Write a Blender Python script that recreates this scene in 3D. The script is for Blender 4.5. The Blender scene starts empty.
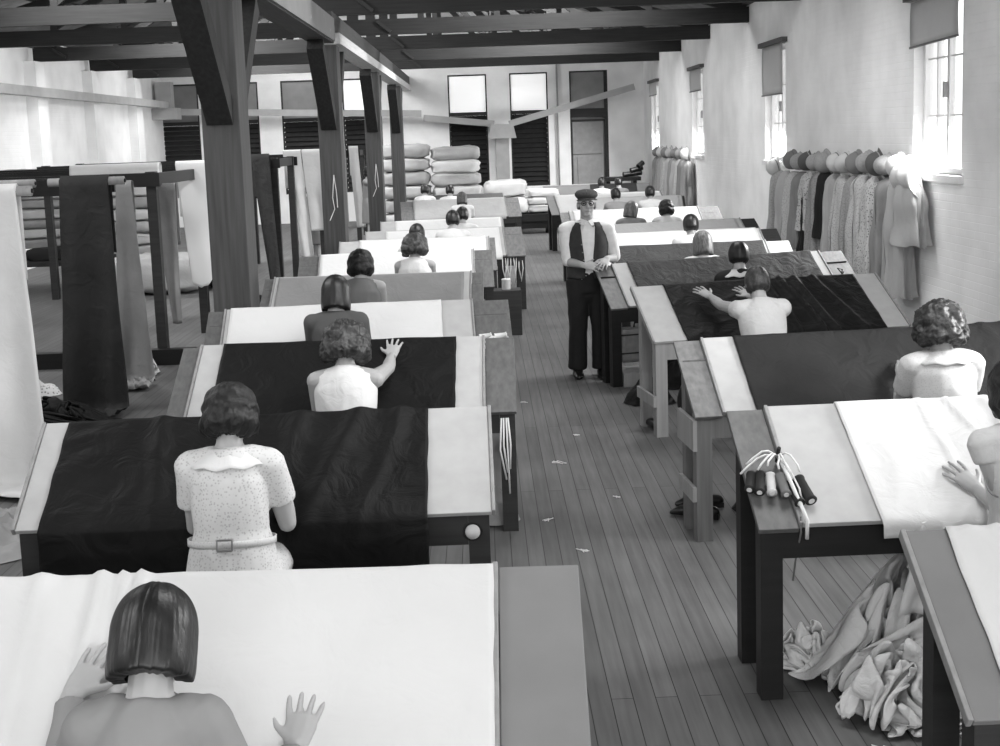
import bpy, math, random
from mathutils import Vector, Matrix, noise
S = bpy.context.scene
COL = S.collection
PI = math.pi
# ------------------------------------------------------------ camera
cam = bpy.data.cameras.new('camera'); cam_o = bpy.data.objects.new('camera', cam); COL.objects.link(cam_o)
cam.sensor_fit = 'HORIZONTAL'; cam.sensor_width = 36.0; cam.lens = 36.0 * 1.25
cam.shift_y = -0.068; cam.clip_start = .05; cam.clip_end = 200
psi, th, rho = 0.01119, 0.13407, 0.035
Wd = Vector((math.sin(psi)*math.cos(th), math.cos(psi)*math.cos(th), -math.sin(th)))
R0 = Vector((math.cos(psi), -math.sin(psi), 0)); U0 = R0.cross(Wd)
Rv = math.cos(rho)*R0 - math.sin(rho)*U0; Uv = math.cos(rho)*U0 + math.sin(rho)*R0
m3 = Matrix((Rv, Uv, -Wd)).transposed()
cam_o.matrix_world = Matrix.Translation((0, 0, 2.18)) @ m3.to_4x4()
S.camera = cam_o
# ------------------------------------------------------------ view, world, lights
S.view_settings.view_transform = 'Standard'; S.view_settings.look = 'None'
S.view_settings.gamma = 1.0; S.view_settings.use_curve_mapping = False
S.view_settings.exposure = -0.33
world = bpy.data.worlds.new('daylight'); S.world = world; world.use_nodes = True
world.node_tree.nodes['Background'].inputs[0].default_value = (1, 1, 1, 1)
world.node_tree.nodes['Background'].inputs[1].default_value = 2.2
S.cycles.use_denoising = True
S.cycles.max_bounces = 8; S.cycles.diffuse_bounces = 5
def area(name, loc, direction, sx, sy, power, spread=PI):
    l = bpy.data.lights.new(name, 'AREA'); l.shape = 'RECTANGLE'; l.size = sx; l.size_y = sy; l.energy = power; l.spread = spread
    o = bpy.data.objects.new(name, l); COL.objects.link(o); o.location = loc
    o.rotation_euler = Vector(direction).to_track_quat('-Z', 'Y').to_euler()
    return o
# daylight through the skylights of the roof (two rows) and the windows of the right wall
SKY = [(-5.2, y) for y in (2.0, 9.0, 16.0, 23.0, 30.0)] + [(1.4, y) for y in (-1.5, 5.5, 12.5, 19.5, 26.5)]
for i, (x, y) in enumerate(SKY):
    area('skylight_daylight', (x, y, 5.35), (.75 if x < -2 else -.75, .6, -1), 1.9, 2.8, 300 if y < 10 else (420 if y < 22 else 620))
WIN_Y = [-1.9, 5.0, 11.7, 18.5, 25.3, 31.6]
for y in WIN_Y:
    area('window_daylight', (4.60, y+.67, 2.15), (-1, 0, -.5), 1.2, .95, 170, 2.2)
area('rear_window_daylight', (0.0, -6.3, 3.0), (0.1, 1, -.10), 7.0, 2.2, 700)
for y in (6.0, 14.0, 22.0, 30.0):
    area('left_wall_fill', (-6.7, y, 4.3), (-1, 0, -.6), .8, 5.0, 65)  # added fill lamps that brighten the left wall; it has no windows

# ------------------------------------------------------------ materials (all greys)
MATS = {}
def nt(name):
    m = bpy.data.materials.new(name); m.use_nodes = True
    n = m.node_tree; b = n.nodes['Principled BSDF']
    return m, n, b
def g(v): return (v, v, v, 1)
def mat(name, v, rough=.7, kind=None, v2=None, scale=1.0, bump=0.0, spec=.3):
    """kind: wood (grain along X), woody, woodz, fabric, print, brick, worn, hair, hairwave"""
    if name in MATS: return MATS[name]
    if v < .74 or kind == 'fabric': v *= .84; v2 = v2*.84 if v2 is not None else None
    m, n, b = nt(name); L = n.links
    b.inputs['Roughness'].default_value = rough
    b.inputs['Specular IOR Level'].default_value = spec
    b.inputs['Base Color'].default_value = g(v)
    if kind:
        tc = n.nodes.new('ShaderNodeTexCoord'); mp = n.nodes.new('ShaderNodeMapping'); L.new(tc.outputs['Object'], mp.inputs[0])
        v2 = v*.7 if v2 is None else v2
        ramp = n.nodes.new('ShaderNodeMapRange')
        ramp.inputs[3].default_value = v2; ramp.inputs[4].default_value = v
        comb = n.nodes.new('ShaderNodeCombineColor')
        sc = {'wood': (1.2, 22, 22), 'woody': (22, 1.2, 22), 'woodz': (22, 22, 1.2)}.get(kind, (1, 1, 1))
        mp.inputs['Scale'].default_value = [c*scale for c in sc]
        if kind in ('wood', 'woody', 'woodz', 'worn', 'fabric'):
            t = n.nodes.new('ShaderNodeTexNoise'); t.inputs['Scale'].default_value = 1.5 if kind.startswith('wood') else 4
            t.inputs['Detail'].default_value = 6; L.new(mp.outputs[0], t.inputs[0]); out = t.outputs['Fac']
            ramp.inputs[1].default_value = .3; ramp.inputs[2].default_value = .7
        elif kind == 'print':
            t = n.nodes.new('ShaderNodeTexVoronoi'); t.inputs['Scale'].default_value = 26*scale; L.new(tc.outputs['Object'], t.inputs[0]); out = t.outputs['Distance']
            ramp.inputs[1].default_value = .18; ramp.inputs[2].default_value = .42
        elif kind in ('hair', 'hairwave'):
            t = n.nodes.new('ShaderNodeTexNoise'); t.inputs['Scale'].default_value = 9 if kind == 'hair' else 14; t.inputs['Detail'].default_value = 5
            mp.inputs['Scale'].default_value = (7, 7, .7) if kind == 'hair' else (2.4, 2.4, 2.0); L.new(mp.outputs[0], t.inputs[0]); out = t.outputs['Fac']
            ramp.inputs[1].default_value = .38; ramp.inputs[2].default_value = .68
        elif kind == 'brick':
            t = n.nodes.new('ShaderNodeTexNoise'); t.inputs['Scale'].default_value = 2.5; t.inputs['Detail'].default_value = 8; L.new(tc.outputs['Object'], t.inputs[0]); out = t.outputs['Fac']
            ramp.inputs[1].default_value = .3; ramp.inputs[2].default_value = .6
        L.new(out, ramp.inputs[0])
        for i in range(3): L.new(ramp.outputs[0], comb.inputs[i])
        L.new(comb.outputs[0], b.inputs['Base Color'])
        if bump:
            bp = n.nodes.new('ShaderNodeBump'); bp.inputs['Strength'].default_value = bump; bp.inputs['Distance'].default_value = .01
            if kind == 'fabric':
                t2 = n.nodes.new('ShaderNodeTexNoise'); t2.inputs['Scale'].default_value = 7*scale; t2.inputs['Detail'].default_value = 7; t2.inputs['Distortion'].default_value = 1.2
                L.new(tc.outputs['Object'], t2.inputs[0]); L.new(t2.outputs['Fac'], bp.inputs['Height']); bp.inputs['Distance'].default_value = .03
            else: L.new(out, bp.inputs['Height'])
            L.new(bp.outputs[0], b.inputs['Normal'])
    MATS[name] = m; return m
def mat_brick(name, v, axis):
    m, n, b = nt(name); L = n.links
    tc = n.nodes.new('ShaderNodeTexCoord'); sp = n.nodes.new('ShaderNodeSeparateXYZ'); cb = n.nodes.new('ShaderNodeCombineXYZ')
    L.new(tc.outputs['Object'], sp.inputs[0]); L.new(sp.outputs[axis], cb.inputs[0]); L.new(sp.outputs[2], cb.inputs[1])
    br = n.nodes.new('ShaderNodeTexBrick'); br.inputs['Scale'].default_value = 1.0
    br.inputs['Brick Width'].default_value = .23; br.inputs['Row Height'].default_value = .078; br.inputs['Mortar Size'].default_value = .006; br.inputs['Mortar Smooth'].default_value = .6
    L.new(cb.outputs[0], br.inputs[0])
    ns = n.nodes.new('ShaderNodeTexNoise'); ns.inputs['Scale'].default_value = 1.7; ns.inputs['Detail'].default_value = 8; L.new(tc.outputs['Object'], ns.inputs[0])
    mr = n.nodes.new('ShaderNodeMapRange'); mr.inputs[1].default_value = .3; mr.inputs[2].default_value = .65; mr.inputs[3].default_value = v*.86; mr.inputs[4].default_value = v
    L.new(ns.outputs['Fac'], mr.inputs[0]); cc = n.nodes.new('ShaderNodeCombineColor')
    for i in range(3): L.new(mr.outputs[0], cc.inputs[i])
    L.new(cc.outputs[0], b.inputs['Base Color'])
    bp = n.nodes.new('ShaderNodeBump'); bp.inputs['Strength'].default_value = .35; bp.inputs['Distance'].default_value = .006; bp.invert = True
    L.new(br.outputs['Fac'], bp.inputs['Height']); L.new(bp.outputs[0], b.inputs['Normal'])
    b.inputs['Roughness'].default_value = .85; b.inputs['Specular IOR Level'].default_value = .2
    return m
def mat_floor():
    m, n, b = nt('floor_boards'); L = n.links
    tc = n.nodes.new('ShaderNodeTexCoord'); sp = n.nodes.new('ShaderNodeSeparateXYZ'); cb = n.nodes.new('ShaderNodeCombineXYZ')
    L.new(tc.outputs['Object'], sp.inputs[0]); L.new(sp.outputs[1], cb.inputs[0]); L.new(sp.outputs[0], cb.inputs[1])
    br = n.nodes.new('ShaderNodeTexBrick'); br.inputs['Scale'].default_value = 1.0; br.offset = .37
    br.inputs['Brick Width'].default_value = 4.6; br.inputs['Row Height'].default_value = .086; br.inputs['Mortar Size'].default_value = .0022; br.inputs['Mortar Smooth'].default_value = .2
    br.inputs['Color1'].default_value = g(.074); br.inputs['Color2'].default_value = g(.100); br.inputs['Mortar'].default_value = g(.008)
    L.new(cb.outputs[0], br.inputs[0])
    mp = n.nodes.new('ShaderNodeMapping'); mp.inputs['Scale'].default_value = (20, 1.0, 1); L.new(tc.outputs['Object'], mp.inputs[0])
    ns = n.nodes.new('ShaderNodeTexNoise'); ns.inputs['Scale'].default_value = 1.6; ns.inputs['Detail'].default_value = 7; L.new(mp.outputs[0], ns.inputs[0])
    n2 = n.nodes.new('ShaderNodeTexNoise'); n2.inputs['Scale'].default_value = .8; n2.inputs['Detail'].default_value = 7; L.new(tc.outputs['Object'], n2.inputs[0])
    mr = n.nodes.new('ShaderNodeMapRange'); mr.inputs[1].default_value = .3; mr.inputs[2].default_value = .7; mr.inputs[3].default_value = .78; mr.inputs[4].default_value = 1.15; L.new(ns.outputs['Fac'], mr.inputs[0])
    m2 = n.nodes.new('ShaderNodeMapRange'); m2.inputs[1].default_value = .35; m2.inputs[2].default_value = .65; m2.inputs[3].default_value = .78; m2.inputs[4].default_value = 1.2; L.new(n2.outputs['Fac'], m2.inputs[0])
    mu = n.nodes.new('ShaderNodeMath'); mu.operation = 'MULTIPLY'; L.new(mr.outputs[0], mu.inputs[0]); L.new(m2.outputs[0], mu.inputs[1])
    vm = n.nodes.new('ShaderNodeVectorMath'); vm.operation = 'SCALE'; L.new(br.outputs['Color'], vm.inputs[0]); L.new(mu.outputs[0], vm.inputs['Scale'])
    L.new(vm.outputs[0], b.inputs['Base Color'])
    b.inputs['Roughness'].default_value = .55; b.inputs['Specular IOR Level'].default_value = .35
    return m
def emis(name, v):
    m, n, b = nt(name); b.inputs['Base Color'].default_value = g(.8); b.inputs['Emission Color'].default_value = g(1); b.inputs['Emission Strength'].default_value = v
    return m
M_white = mat('white_cloth', .62, .85, 'fabric', .59, 1, .22)
M_white2 = mat('cream_cloth', .62, .85, 'fabric', .56, 1, .2)
M_linen = mat('bright_linen', .68, .85, 'fabric', .65, 1, .2)
M_black = mat('black_cloth', .007, .6, 'fabric', .004, 1.0, .6, .14)
M_dark = mat('charcoal_cloth', .026, .7, 'fabric', .017, 1.0, .6, .15)
M_dgrey = mat('dark_grey_cloth', .055, .8, 'fabric', .038, 1.2, .8, .2)
M_grey = mat('grey_cloth', .26, .85, 'fabric', .22, 1, .3)
M_lgrey = mat('light_grey_cloth', .45, .85, 'fabric', .40, 1, .3)
M_tan = mat('drab_cloth', .30, .85, 'fabric', .25, 1, .4)
M_board = mat('pale_board', .46, .6, 'worn', .41, 3)
M_pale = mat('pale_wood', .30, .6, 'woodz', .23)
M_mid = mat('mid_wood', .17, .6, 'woodz', .11)
M_midy = mat('mid_wood_lengthwise', .2, .55, 'woody', .13)
M_flap = mat('brown_wood', .13, .5, 'woody', .085)
M_flapl = mat('light_brown_wood', .21, .55, 'worn', .17, .8)
M_black_wood = mat('black_painted_wood', .012, .45, 'wood', .007)
M_dkwood = mat('dark_wood', .035, .5, 'wood', .02)
M_postw = mat('post_timber', .085, .6, 'woodz', .05)
M_beam = mat('beam_timber', .030, .7, 'wood', .016)
M_beamy = mat('plate_timber', .060, .65, 'woody', .035)
M_paleb = mat('pale_plate_timber', .62, .6, 'woody', .5)
M_brace = mat('brace_timber', .035, .6, 'woodz', .018)
M_roof = mat('roof_boards', .30, .8, 'worn', .2, 1)
M_duct = mat('painted_trunking', .50, .7, 'worn', .42, 1)
M_skin = mat('skin', .38, .5, None, spec=.35)
M_skin2 = mat('weathered_skin', .42, .5, None, spec=.35)
M_hair = mat('dark_hair', .012, .42, 'hair', .004, 1, .15, .4)
M_hairdw = mat('dark_waved_hair', .024, .5, 'hairwave', .005, 1, .8, .3)
M_hairw = mat('brown_hair', .06, .45, 'hairwave', .015, 1, .9, .45)
M_hairl = mat('fair_hair', .2, .45, 'hair', .08, 1, .2, .45)
M_metal = mat('dull_metal', .35, .35, None); M_metal.node_tree.nodes['Principled BSDF'].inputs['Metallic'].default_value = .8
M_bolt = mat('bolt_metal', .3, .4, None)
M_thread = mat('white_thread', .7, .9)
M_wframe = mat('white_paint', .75, .5)
M_blind = mat('grey_blind', .66, .85, 'fabric', .60, 2, .1)
_n = M_blind.node_tree; _t = _n.nodes.new('ShaderNodeBsdfTranslucent'); _t.inputs[0].default_value = g(.6); _x = _n.nodes.new('ShaderNodeMixShader'); _x.inputs[0].default_value = .55
_n.links.new(_n.nodes['Principled BSDF'].outputs[0], _x.inputs[1]); _n.links.new(_t.outputs[0], _x.inputs[2]); _n.links.new(_x.outputs[0], _n.nodes['Material Output'].inputs[0])
M_shut = mat('dark_shutter', .03, .55, 'worn', .018, 2)
M_brown_leather = mat('leather', .2, .45, 'worn', .14, 4)
M_black_leather = mat('black_leather', .012, .3)

# ------------------------------------------------------------ mesh helpers
class MB:
    def __init__(s): s.v = []; s.f = []
    def add(s, vs, fs):
        o = len(s.v); s.v += [tuple(v) for v in vs]; s.f += [tuple(i+o for i in f) for f in fs]; return s
    def box(s, x0, x1, y0, y1, z0, z1, M=None):
        vs = [Vector(p) for p in ((x0,y0,z0),(x1,y0,z0),(x1,y1,z0),(x0,y1,z0),(x0,y0,z1),(x1,y0,z1),(x1,y1,z1),(x0,y1,z1))]
        if M: vs = [M @ v for v in vs]
        return s.add(vs, [(0,3,2,1),(4,5,6,7),(0,1,5,4),(1,2,6,5),(2,3,7,6),(3,0,4,7)])
    def bar(s, a, b, w, h, side=None):
        """box beam from a to b, w across (along side), h in the other direction"""
        a = Vector(a); b = Vector(b); t = (b-a).normalized()
        sd = Vector(side) if side else (Vector((0,0,1)).cross(t) if abs(t.z) < .95 else Vector((1,0,0)))
        sd = (sd - t*sd.dot(t)).normalized(); u = t.cross(sd)
        vs = []
        for p in (a, b):
            for i, j in ((-1,-1),(1,-1),(1,1),(-1,1)): vs.append(p + sd*(w/2*i) + u*(h/2*j))
        return s.add(vs, [(0,3,2,1),(4,5,6,7),(0,1,5,4),(1,2,6,5),(2,3,7,6),(3,0,4,7)])
    def hexa(s, p):  # 8 points bottom 4 ccw, top 4 ccw
        return s.add(p, [(0,3,2,1),(4,5,6,7),(0,1,5,4),(1,2,6,5),(2,3,7,6),(3,0,4,7)])
    def tube(s, pts, rad, side=None, n=10, cap='flat'):
        """rad: list of (a,b) or numbers; a along side, b across; cap flat or round"""
        pts = [Vector(p) for p in pts]; rad = [(r, r) if not isinstance(r, (tuple, list)) else r for r in (rad if isinstance(rad, list) else [rad]*len(pts))]
        k = len(pts); T = []
        for i in range(k):
            d = pts[min(i+1, k-1)] - pts[max(i-1, 0)]; T.append(d.normalized() if d.length > 1e-9 else Vector((0,0,1)))
        sd = Vector(side) if side is not None else (Vector((1,0,0)) if abs(T[0].x) < .8 else Vector((0,1,0)))
        rows = []
        def ring(p, t, sdv, a, b):
            u = t.cross(sdv).normalized()
            return [p + sdv*(a*math.cos(2*PI*j/n)) + u*(b*math.sin(2*PI*j/n)) for j in range(n)]
        sds = []
        for i in range(k):
            q = sd - T[i]*sd.dot(T[i])
            if q.length < 1e-4: q = Vector((0,1,0)) - T[i]*T[i].y
            sd2 = q.normalized(); sds.append(sd2)
            if side is None: sd = sd2
        if cap == 'round':
            for e in (80, 55, 28):
                c, sn = math.cos(math.radians(e)), math.sin(math.radians(e)); a, b = rad[0]
                rows.append(ring(pts[0]-T[0]*(min(a, b)*sn), T[0], sds[0], a*c, b*c))
        for i in range(k): rows.append(ring(pts[i], T[i], sds[i], *rad[i]))
        if cap == 'round':
            for e in (28, 55, 80):
                c, sn = math.cos(math.radians(e)), math.sin(math.radians(e)); a, b = rad[-1]
                rows.append(ring(pts[-1]+T[-1]*(min(a, b)*sn), T[-1], sds[-1], a*c, b*c))
        vs = [v for r in rows for v in r]; fs = []
        for i in range(len(rows)-1):
            for j in range(n):
                a, b = i*n+j, i*n+(j+1) % n
                fs.append((a, b, b+n, a+n))
        fs.append(tuple(range(n-1, -1, -1))); fs.append(tuple(range(len(vs)-n, len(vs))))
        return s.add(vs, fs)
    def ell(s, c, r, M=None, nu=14, nv=9):
        vs = []; fs = []
        for i in range(1, nv):
            for j in range(nu):
                t = PI*i/nv; p = 2*PI*j/nu
                q = Vector((r[0]*math.sin(t)*math.cos(p), r[1]*math.sin(t)*math.sin(p), r[2]*math.cos(t)))
                if M: q = M @ q
                vs.append(Vector(c)+q)
        top = Vector((0, 0, r[2])); bot = Vector((0, 0, -r[2]))
        if M: top = M @ top; bot = M @ bot
        vs.append(Vector(c)+top); vs.append(Vector(c)+bot); nT = len(vs)-2
        for i in range(nv-2):
            for j in range(nu):
                a, b = i*nu+j, i*nu+(j+1) % nu; fs.append((a, a+nu, b+nu, b))
        for j in range(nu):
            fs.append((nT, j, (j+1) % nu)); fs.append((nT+1, (nv-2)*nu+(j+1) % nu, (nv-2)*nu+j))
        return s.add(vs, fs)
    def lathe(s, prof, n=18, M=None, sx=1, sy=1):
        vs = []; fs = []
        for r, z in prof:
            for j in range(n):
                v = Vector((r*sx*math.cos(2*PI*j/n), r*sy*math.sin(2*PI*j/n), z)); vs.append(M @ v if M else v)
        for i in range(len(prof)-1):
            for j in range(n):
                a, b = i*n+j, i*n+(j+1) % n; fs.append((a, b, b+n, a+n))
        fs.append(tuple(range(n-1, -1, -1))); fs.append(tuple(range(len(vs)-n, len(vs))))
        return s.add(vs, fs)
    def grid(s, fn, nu, nv, thick=0.0):
        """fn(u,v)->Vector; open sheet, or closed if thick"""
        P = [[Vector(fn(i/nu, j/nv)) for i in range(nu+1)] for j in range(nv+1)]
        vs = [p for r in P for p in r]; w = nu+1
        fs = [(j*w+i, j*w+i+1, (j+1)*w+i+1, (j+1)*w+i) for j in range(nv) for i in range(nu)]
        if thick:
            N = []
            for j in range(nv+1):
                for i in range(nu+1):
                    du = P[j][min(i+1, nu)] - P[j][max(i-1, 0)]; dv = P[min(j+1, nv)][i] - P[max(j-1, 0)][i]
                    c = du.cross(dv); N.append(c.normalized() if c.length > 1e-12 else Vector((0,0,1)))
            k = len(vs); vs = vs + [v - q*thick for v, q in zip(vs, N)]
            fs += [tuple(k+i for i in reversed(f)) for f in fs]
            edge = [i for i in range(w)] + [(j+1)*w-1 for j in range(1, nv+1)] + [nv*w+i for i in range(nu-1, -1, -1)] + [j*w for j in range(nv-1, 0, -1)]
            for a, b in zip(edge, edge[1:]+edge[:1]): fs.append((b, a, a+k, b+k))
        return s.add(vs, fs)
    def build(s, name, m, parent=None, smooth=False, bevel=0.0):
        me = bpy.data.meshes.new(name); me.from_pydata(s.v, [], s.f); me.update()
        me.materials.append(m)
        if smooth:
            for p in me.polygons: p.use_smooth = True
        o = bpy.data.objects.new(name, me); COL.objects.link(o)
        if parent: o.parent = parent
        if bevel:
            b = o.modifiers.new('bevel', 'BEVEL'); b.width = bevel; b.segments = 2; b.limit_method = 'ANGLE'
        return o
def tag(o, label=None, cat=None, group=None, kind=None):
    if label: o['label'] = label
    if cat: o['category'] = cat
    if group: o['group'] = group
    if kind: o['kind'] = kind
    return o
def empty(name, loc=(0, 0, 0), rz=0.0):
    o = bpy.data.objects.new(name, None); COL.objects.link(o); o.location = loc; o.rotation_euler = (0, 0, rz); o.empty_display_size = .1
    return o
def struct(mb, name, m, **k):
    o = mb.build(name, m, **k); o['kind'] = 'structure'; return o
def nz(x, y, z=0.0): return noise.noise(Vector((x, y, z)))
PENDING = []
def remeshed(mb, name, m, parent, vox, smooth=3, wr=None):
    me = bpy.data.meshes.new(name); me.from_pydata(mb.v, [], mb.f); me.update(); me.materials.append(m)
    o = bpy.data.objects.new(name, me); COL.objects.link(o)
    r = o.modifiers.new('r', 'REMESH'); r.mode = 'VOXEL'; r.voxel_size = vox; r.use_smooth_shade = True
    q = o.modifiers.new('s', 'SMOOTH'); q.factor = .5; q.iterations = smooth
    if parent: o.parent = parent
    PENDING.append((o, m, wr)); return o
def wrinkle(me, amp, freq, seed=0, zstretch=1.0):
    for v, nn in [(v, v.normal.copy()) for v in me.vertices]:
        c = v.co; n = 1-abs(noise.noise(Vector((c.x*freq+seed, c.y*freq, c.z*freq*zstretch+seed*1.7))))*2
        v.co = c + nn*(amp*n)
    me.update()
def settle():
    """freeze the joined surfaces into plain meshes"""
    dg = bpy.context.evaluated_depsgraph_get(); dg.update()
    for o, m, wr in PENDING:
        new = bpy.data.meshes.new_from_object(o.evaluated_get(dg)); new.name = o.name
        new.materials.clear(); new.materials.append(m)
        for p in new.polygons: p.use_smooth = True
        if wr: wrinkle(new, *wr)
        o.modifiers.clear(); o.data = new
    PENDING.clear()

# ------------------------------------------------------------ the room
XR, XL, YB, YF = 4.5, -8.6, 34.5, -7.0
MW_R = mat_brick('whitewashed_brick_side', .90, 1)
MW_B = mat_brick('whitewashed_brick_end', .90, 0)
f = MB().box(XL-.4, XR+.4, YF, YB+.4, -.2, 0); struct(f, 'floor', mat_floor())
def wall_y(name, x0, x1, y0, y1, z0, z1, holes, m):   # wall in the YZ plane, holes (ya,yb,za,zb)
    mb = MB(); ys = y0
    for (a, b, c, d) in sorted(holes):
        mb.box(x0, x1, ys, a, z0, z1); mb.box(x0, x1, a, b, z0, c); mb.box(x0, x1, a, b, d, z1); ys = b
    mb.box(x0, x1, ys, y1, z0, z1); return struct(mb, name, m)
def wall_x(name, y0, y1, x0, x1, z0, z1, holes, m):
    mb = MB(); xs = x0
    for (a, b, c, d) in sorted(holes):
        mb.box(xs, a, y0, y1, z0, z1); mb.box(a, b, y0, y1, z0, c); mb.box(a, b, y0, y1, d, z1); xs = b
    mb.box(xs, x1, y0, y1, z0, z1); return struct(mb, name, m)
ZS, ZT, WW = 1.66, 3.38, 1.34
wall_y('wall_right', XR, XR+.32, YF, YB, 0, 4.35, [(y, y+WW, ZS, ZT) for y in WIN_Y], MW_R)
lw = MB().box(XL-.3, XL, YF, YB, 0, 4.35)
for y in (3.6, 7.1, 10.6, 14.1, 17.6, 21.0, 24.5, 28.0, 31.4): lw.box(XL, XL+.22, y-.28, y+.28, 0, 3.9)
struct(lw, 'wall_left', MW_R)
BW = [(-8.67,-7.61), (-7.05,-5.99), (-5.37,-4.34), (-3.71,-2.65), (-.83,.225), (.85,1.885), (2.48,3.52)]
wall_x('wall_back', YB, YB+.3, XL-.3, XR+.32, 0, 6.9, [(a, b, .8, 3.87) for a, b in BW], MW_B)
wall_x('wall_front', YF-.3, YF, XL-.3, XR+.32, 0, 6.9, [(-6, -2.5, 1.2, 4.0), (-1.5, 2.6, 1.2, 4.0)], MW_B)
# roof: two slopes with skylight openings
XC = -2.02; ZE, ZR = 4.3, 6.3
def roof_pt(x, up=0): 
    t = (x-XC)/(XR+.3-XC) if x > XC else (XC-x)/(XC-(XL-.3))
    return ZR + (ZE-ZR)*t + up
def roof_slope(name, xe, sk):
    mb = MB()
    def panel(xa, xb, ya, yb):
        p = [Vector((x, y, roof_pt(x)+u)) for u in (0, .06) for x, y in ((xa, ya), (xb, ya), (xb, yb), (xa, yb))]; mb.hexa(p)
    sg = 1 if xe > XC else -1
    xs0 = XC + sg*2.2; xs1 = XC+sg*4.4
    for (a, b) in ((XC, xs0), (xs1, xe)): panel(min(a, b), max(a, b), YF, YB)
    y = YF
    for c in sk: panel(min(xs0, xs1), max(xs0, xs1), y, c-1.4); y = c+1.4
    panel(min(xs0, xs1), max(xs0, xs1), y, YB)
    struct(mb, name, M_roof)
roof_slope('ceiling', XR+.3, (-1.5, 5.5, 12.5, 19.5, 26.5)); roof_slope('ceiling', XL-.3, (2.0, 9.0, 16.0, 23.0, 30.0))
# purlins
for i, x in enumerate((-7.2, -5.0, -3.2, -.9, 1.3, 3.2)):
    o = MB().box(x-.06, x+.06, YF, YB, roof_pt(x)-.17, roof_pt(x)-.005).build('roof_purlin', M_beamy)
    tag(o, 'dark roof purlin running lengthwise, %s' % ['lowest above the wooden trunking', 'second up from the trunking wall', 'just on the trunking side of the post row', 'just on the aisle side of the post row', 'over the window-side tables', 'lowest above the hats and windows'][i], 'purlin', 'roof purlins')
# trusses
TY = [-3.4, 0.1, 3.6, 7.1, 10.6, 14.1, 17.6, 21.0, 24.5, 28.0, 31.4]
TZ = 3.9
tl = ['behind the viewer', 'above the nearest white cloth table', 'over the second row of tables', 'over the third row of tables', 'over the first timber post', 'between the first and second timber posts', 'nearest one crossing the picture in full', 'second nearest in view', 'third nearest in view', 'next before the endmost truss', 'endmost, close to the shuttered wall']
for k, y in enumerate(TY):
    t = empty('roof_truss', (0, y, TZ)); tag(t, 'dark timber roof truss %s' % tl[k], 'roof truss', 'roof trusses')
    MB().box(XL+.12, XR-.005 if k else XR-.005, -.06, .06, 0, .25).build('bottom_chord', M_beam, t)
    for xe, sg in ((XR-.05, 1), (XL+.15, -1)):
        MB().bar((XC, 0, ZR-TZ-.3), (xe, 0, roof_pt(xe)-TZ-.28), .11, .2, (0, 1, 0)).build('rafter', M_beam, t)
    for x in (-6.9, -5.75, -4.3, -3.1, -.9, .35, 1.6, 2.85): MB().box(x-.05, x+.05, -.05, .05, .25, roof_pt(x)-TZ-.26).build('web_post', M_beam, t)
    MB().box(XC-.09, XC+.09, -.055, .055, .25, ZR-TZ-.3).build('king_post', M_beam, t)
    for xa, xb in ((-6.9, -5.75), (-5.75, -4.3), (-4.3, -3.1), (2.85, 1.6), (1.6, .35), (.35, -.9)):
        MB().bar((xa, 0, .3), (xb, 0, roof_pt(xb)-TZ-.35), .07, .12, (0, 1, 0)).build('diagonal_web', M_beam, t)
    if 1 < k: 
        MB().bar((-1.62, -.085, .22), (-1.40, -.085, .04), .03, .05, (0, 1, 0)).build('iron_strap', M_dkwood, t)
        MB().bar((-8.1, -.085, .22), (-7.85, -.085, .06), .03, .05, (0, 1, 0)).build('iron_strap', M_dkwood, t)
# wall cap pieces where rafters sit (eaves boards)
struct(MB().box(XR-.12, XR, YF, YB, 4.18, 4.3), 'trim_1', M_beamy); struct(MB().box(XL, XL+.12, YF, YB, 4.18, 4.3), 'trim_2', M_beamy)
# posts
PX = -1.98
for k, y in enumerate((2.95, 9.9, 16.85, 23.6, 30.6)):
    if k == 0: continue
    if k == 4: y = 30.2
    t = empty('timber_post', (PX, y, 0)); wd = .145
    tag(t, ['', 'massive dark timber post with forked braces, nearest, beside the large pale drape', 'second timber post from the viewer, thread hank nailed on it', 'third timber post from the viewer, short of the last one', 'endmost timber post, in front of the stacked bales'][k], 'post', 'timber posts between the tables and the racks')
    MB().box(-wd, wd, -.2, .2, 0, 3.44).build('shaft', M_postw, t, bevel=.01)
    for sg in (-1, 1):
        MB().bar((0, sg*.17, 2.40), (0, sg*1.20, 3.38), .2, .17, (1, 0, 0)).build('brace', M_brace, t)
        MB().ell((.0, sg*.31, 2.48), (.025, .03, .025)).build('bolt', M_bolt, t)
    if k in (2, 3):
        th_ = MB().tube([(.03, -.215, 1.75), (.0, -.215, 1.45), (.02, -.22, 1.3), (-.05, -.215, 1.15)], .006, n=5).tube([(.03, -.215, 1.75), (.055, -.215, 1.5), (.06, -.22, 1.32)], .006, n=5).build('thread_hank', M_thread); th_.location = t.location; tag(th_, 'white thread hank hung on the %s timber post' % ('second' if k == 2 else 'third'), 'threads')
o = MB().box(PX-.16, PX+.13, YF, 16.55, 3.45, 3.78).build('longitudinal_beam', M_beamy); tag(o, 'dark bolted longitudinal beam over the nearest timber posts', 'beam')
for i, y in enumerate((12.2, 13.2, 14.2, 15.4, 16.0)):
    bo = MB().ell((PX+.14, y, 3.62+(.07 if i % 2 else -.05)), (.02, .035, .035)).build('bolt', M_bolt); bo.parent = o
MB().box(PX+.131, PX+.155, 9.0, 16.5, 3.47, 3.76).build('side_plank', M_flapl, o)
o = MB().box(PX-.12, PX+.16, 17.0, YB, 3.48, 3.62).build('longitudinal_beam', M_paleb); tag(o, 'pale planed beam running back along the post tops', 'beam')
o = MB().box(PX-.14, PX+.12, 16.56, YB, 3.62, 3.86).build('longitudinal_beam', M_beamy); tag(o, 'dark upper beam lying on the pale planed beam', 'beam')

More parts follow.
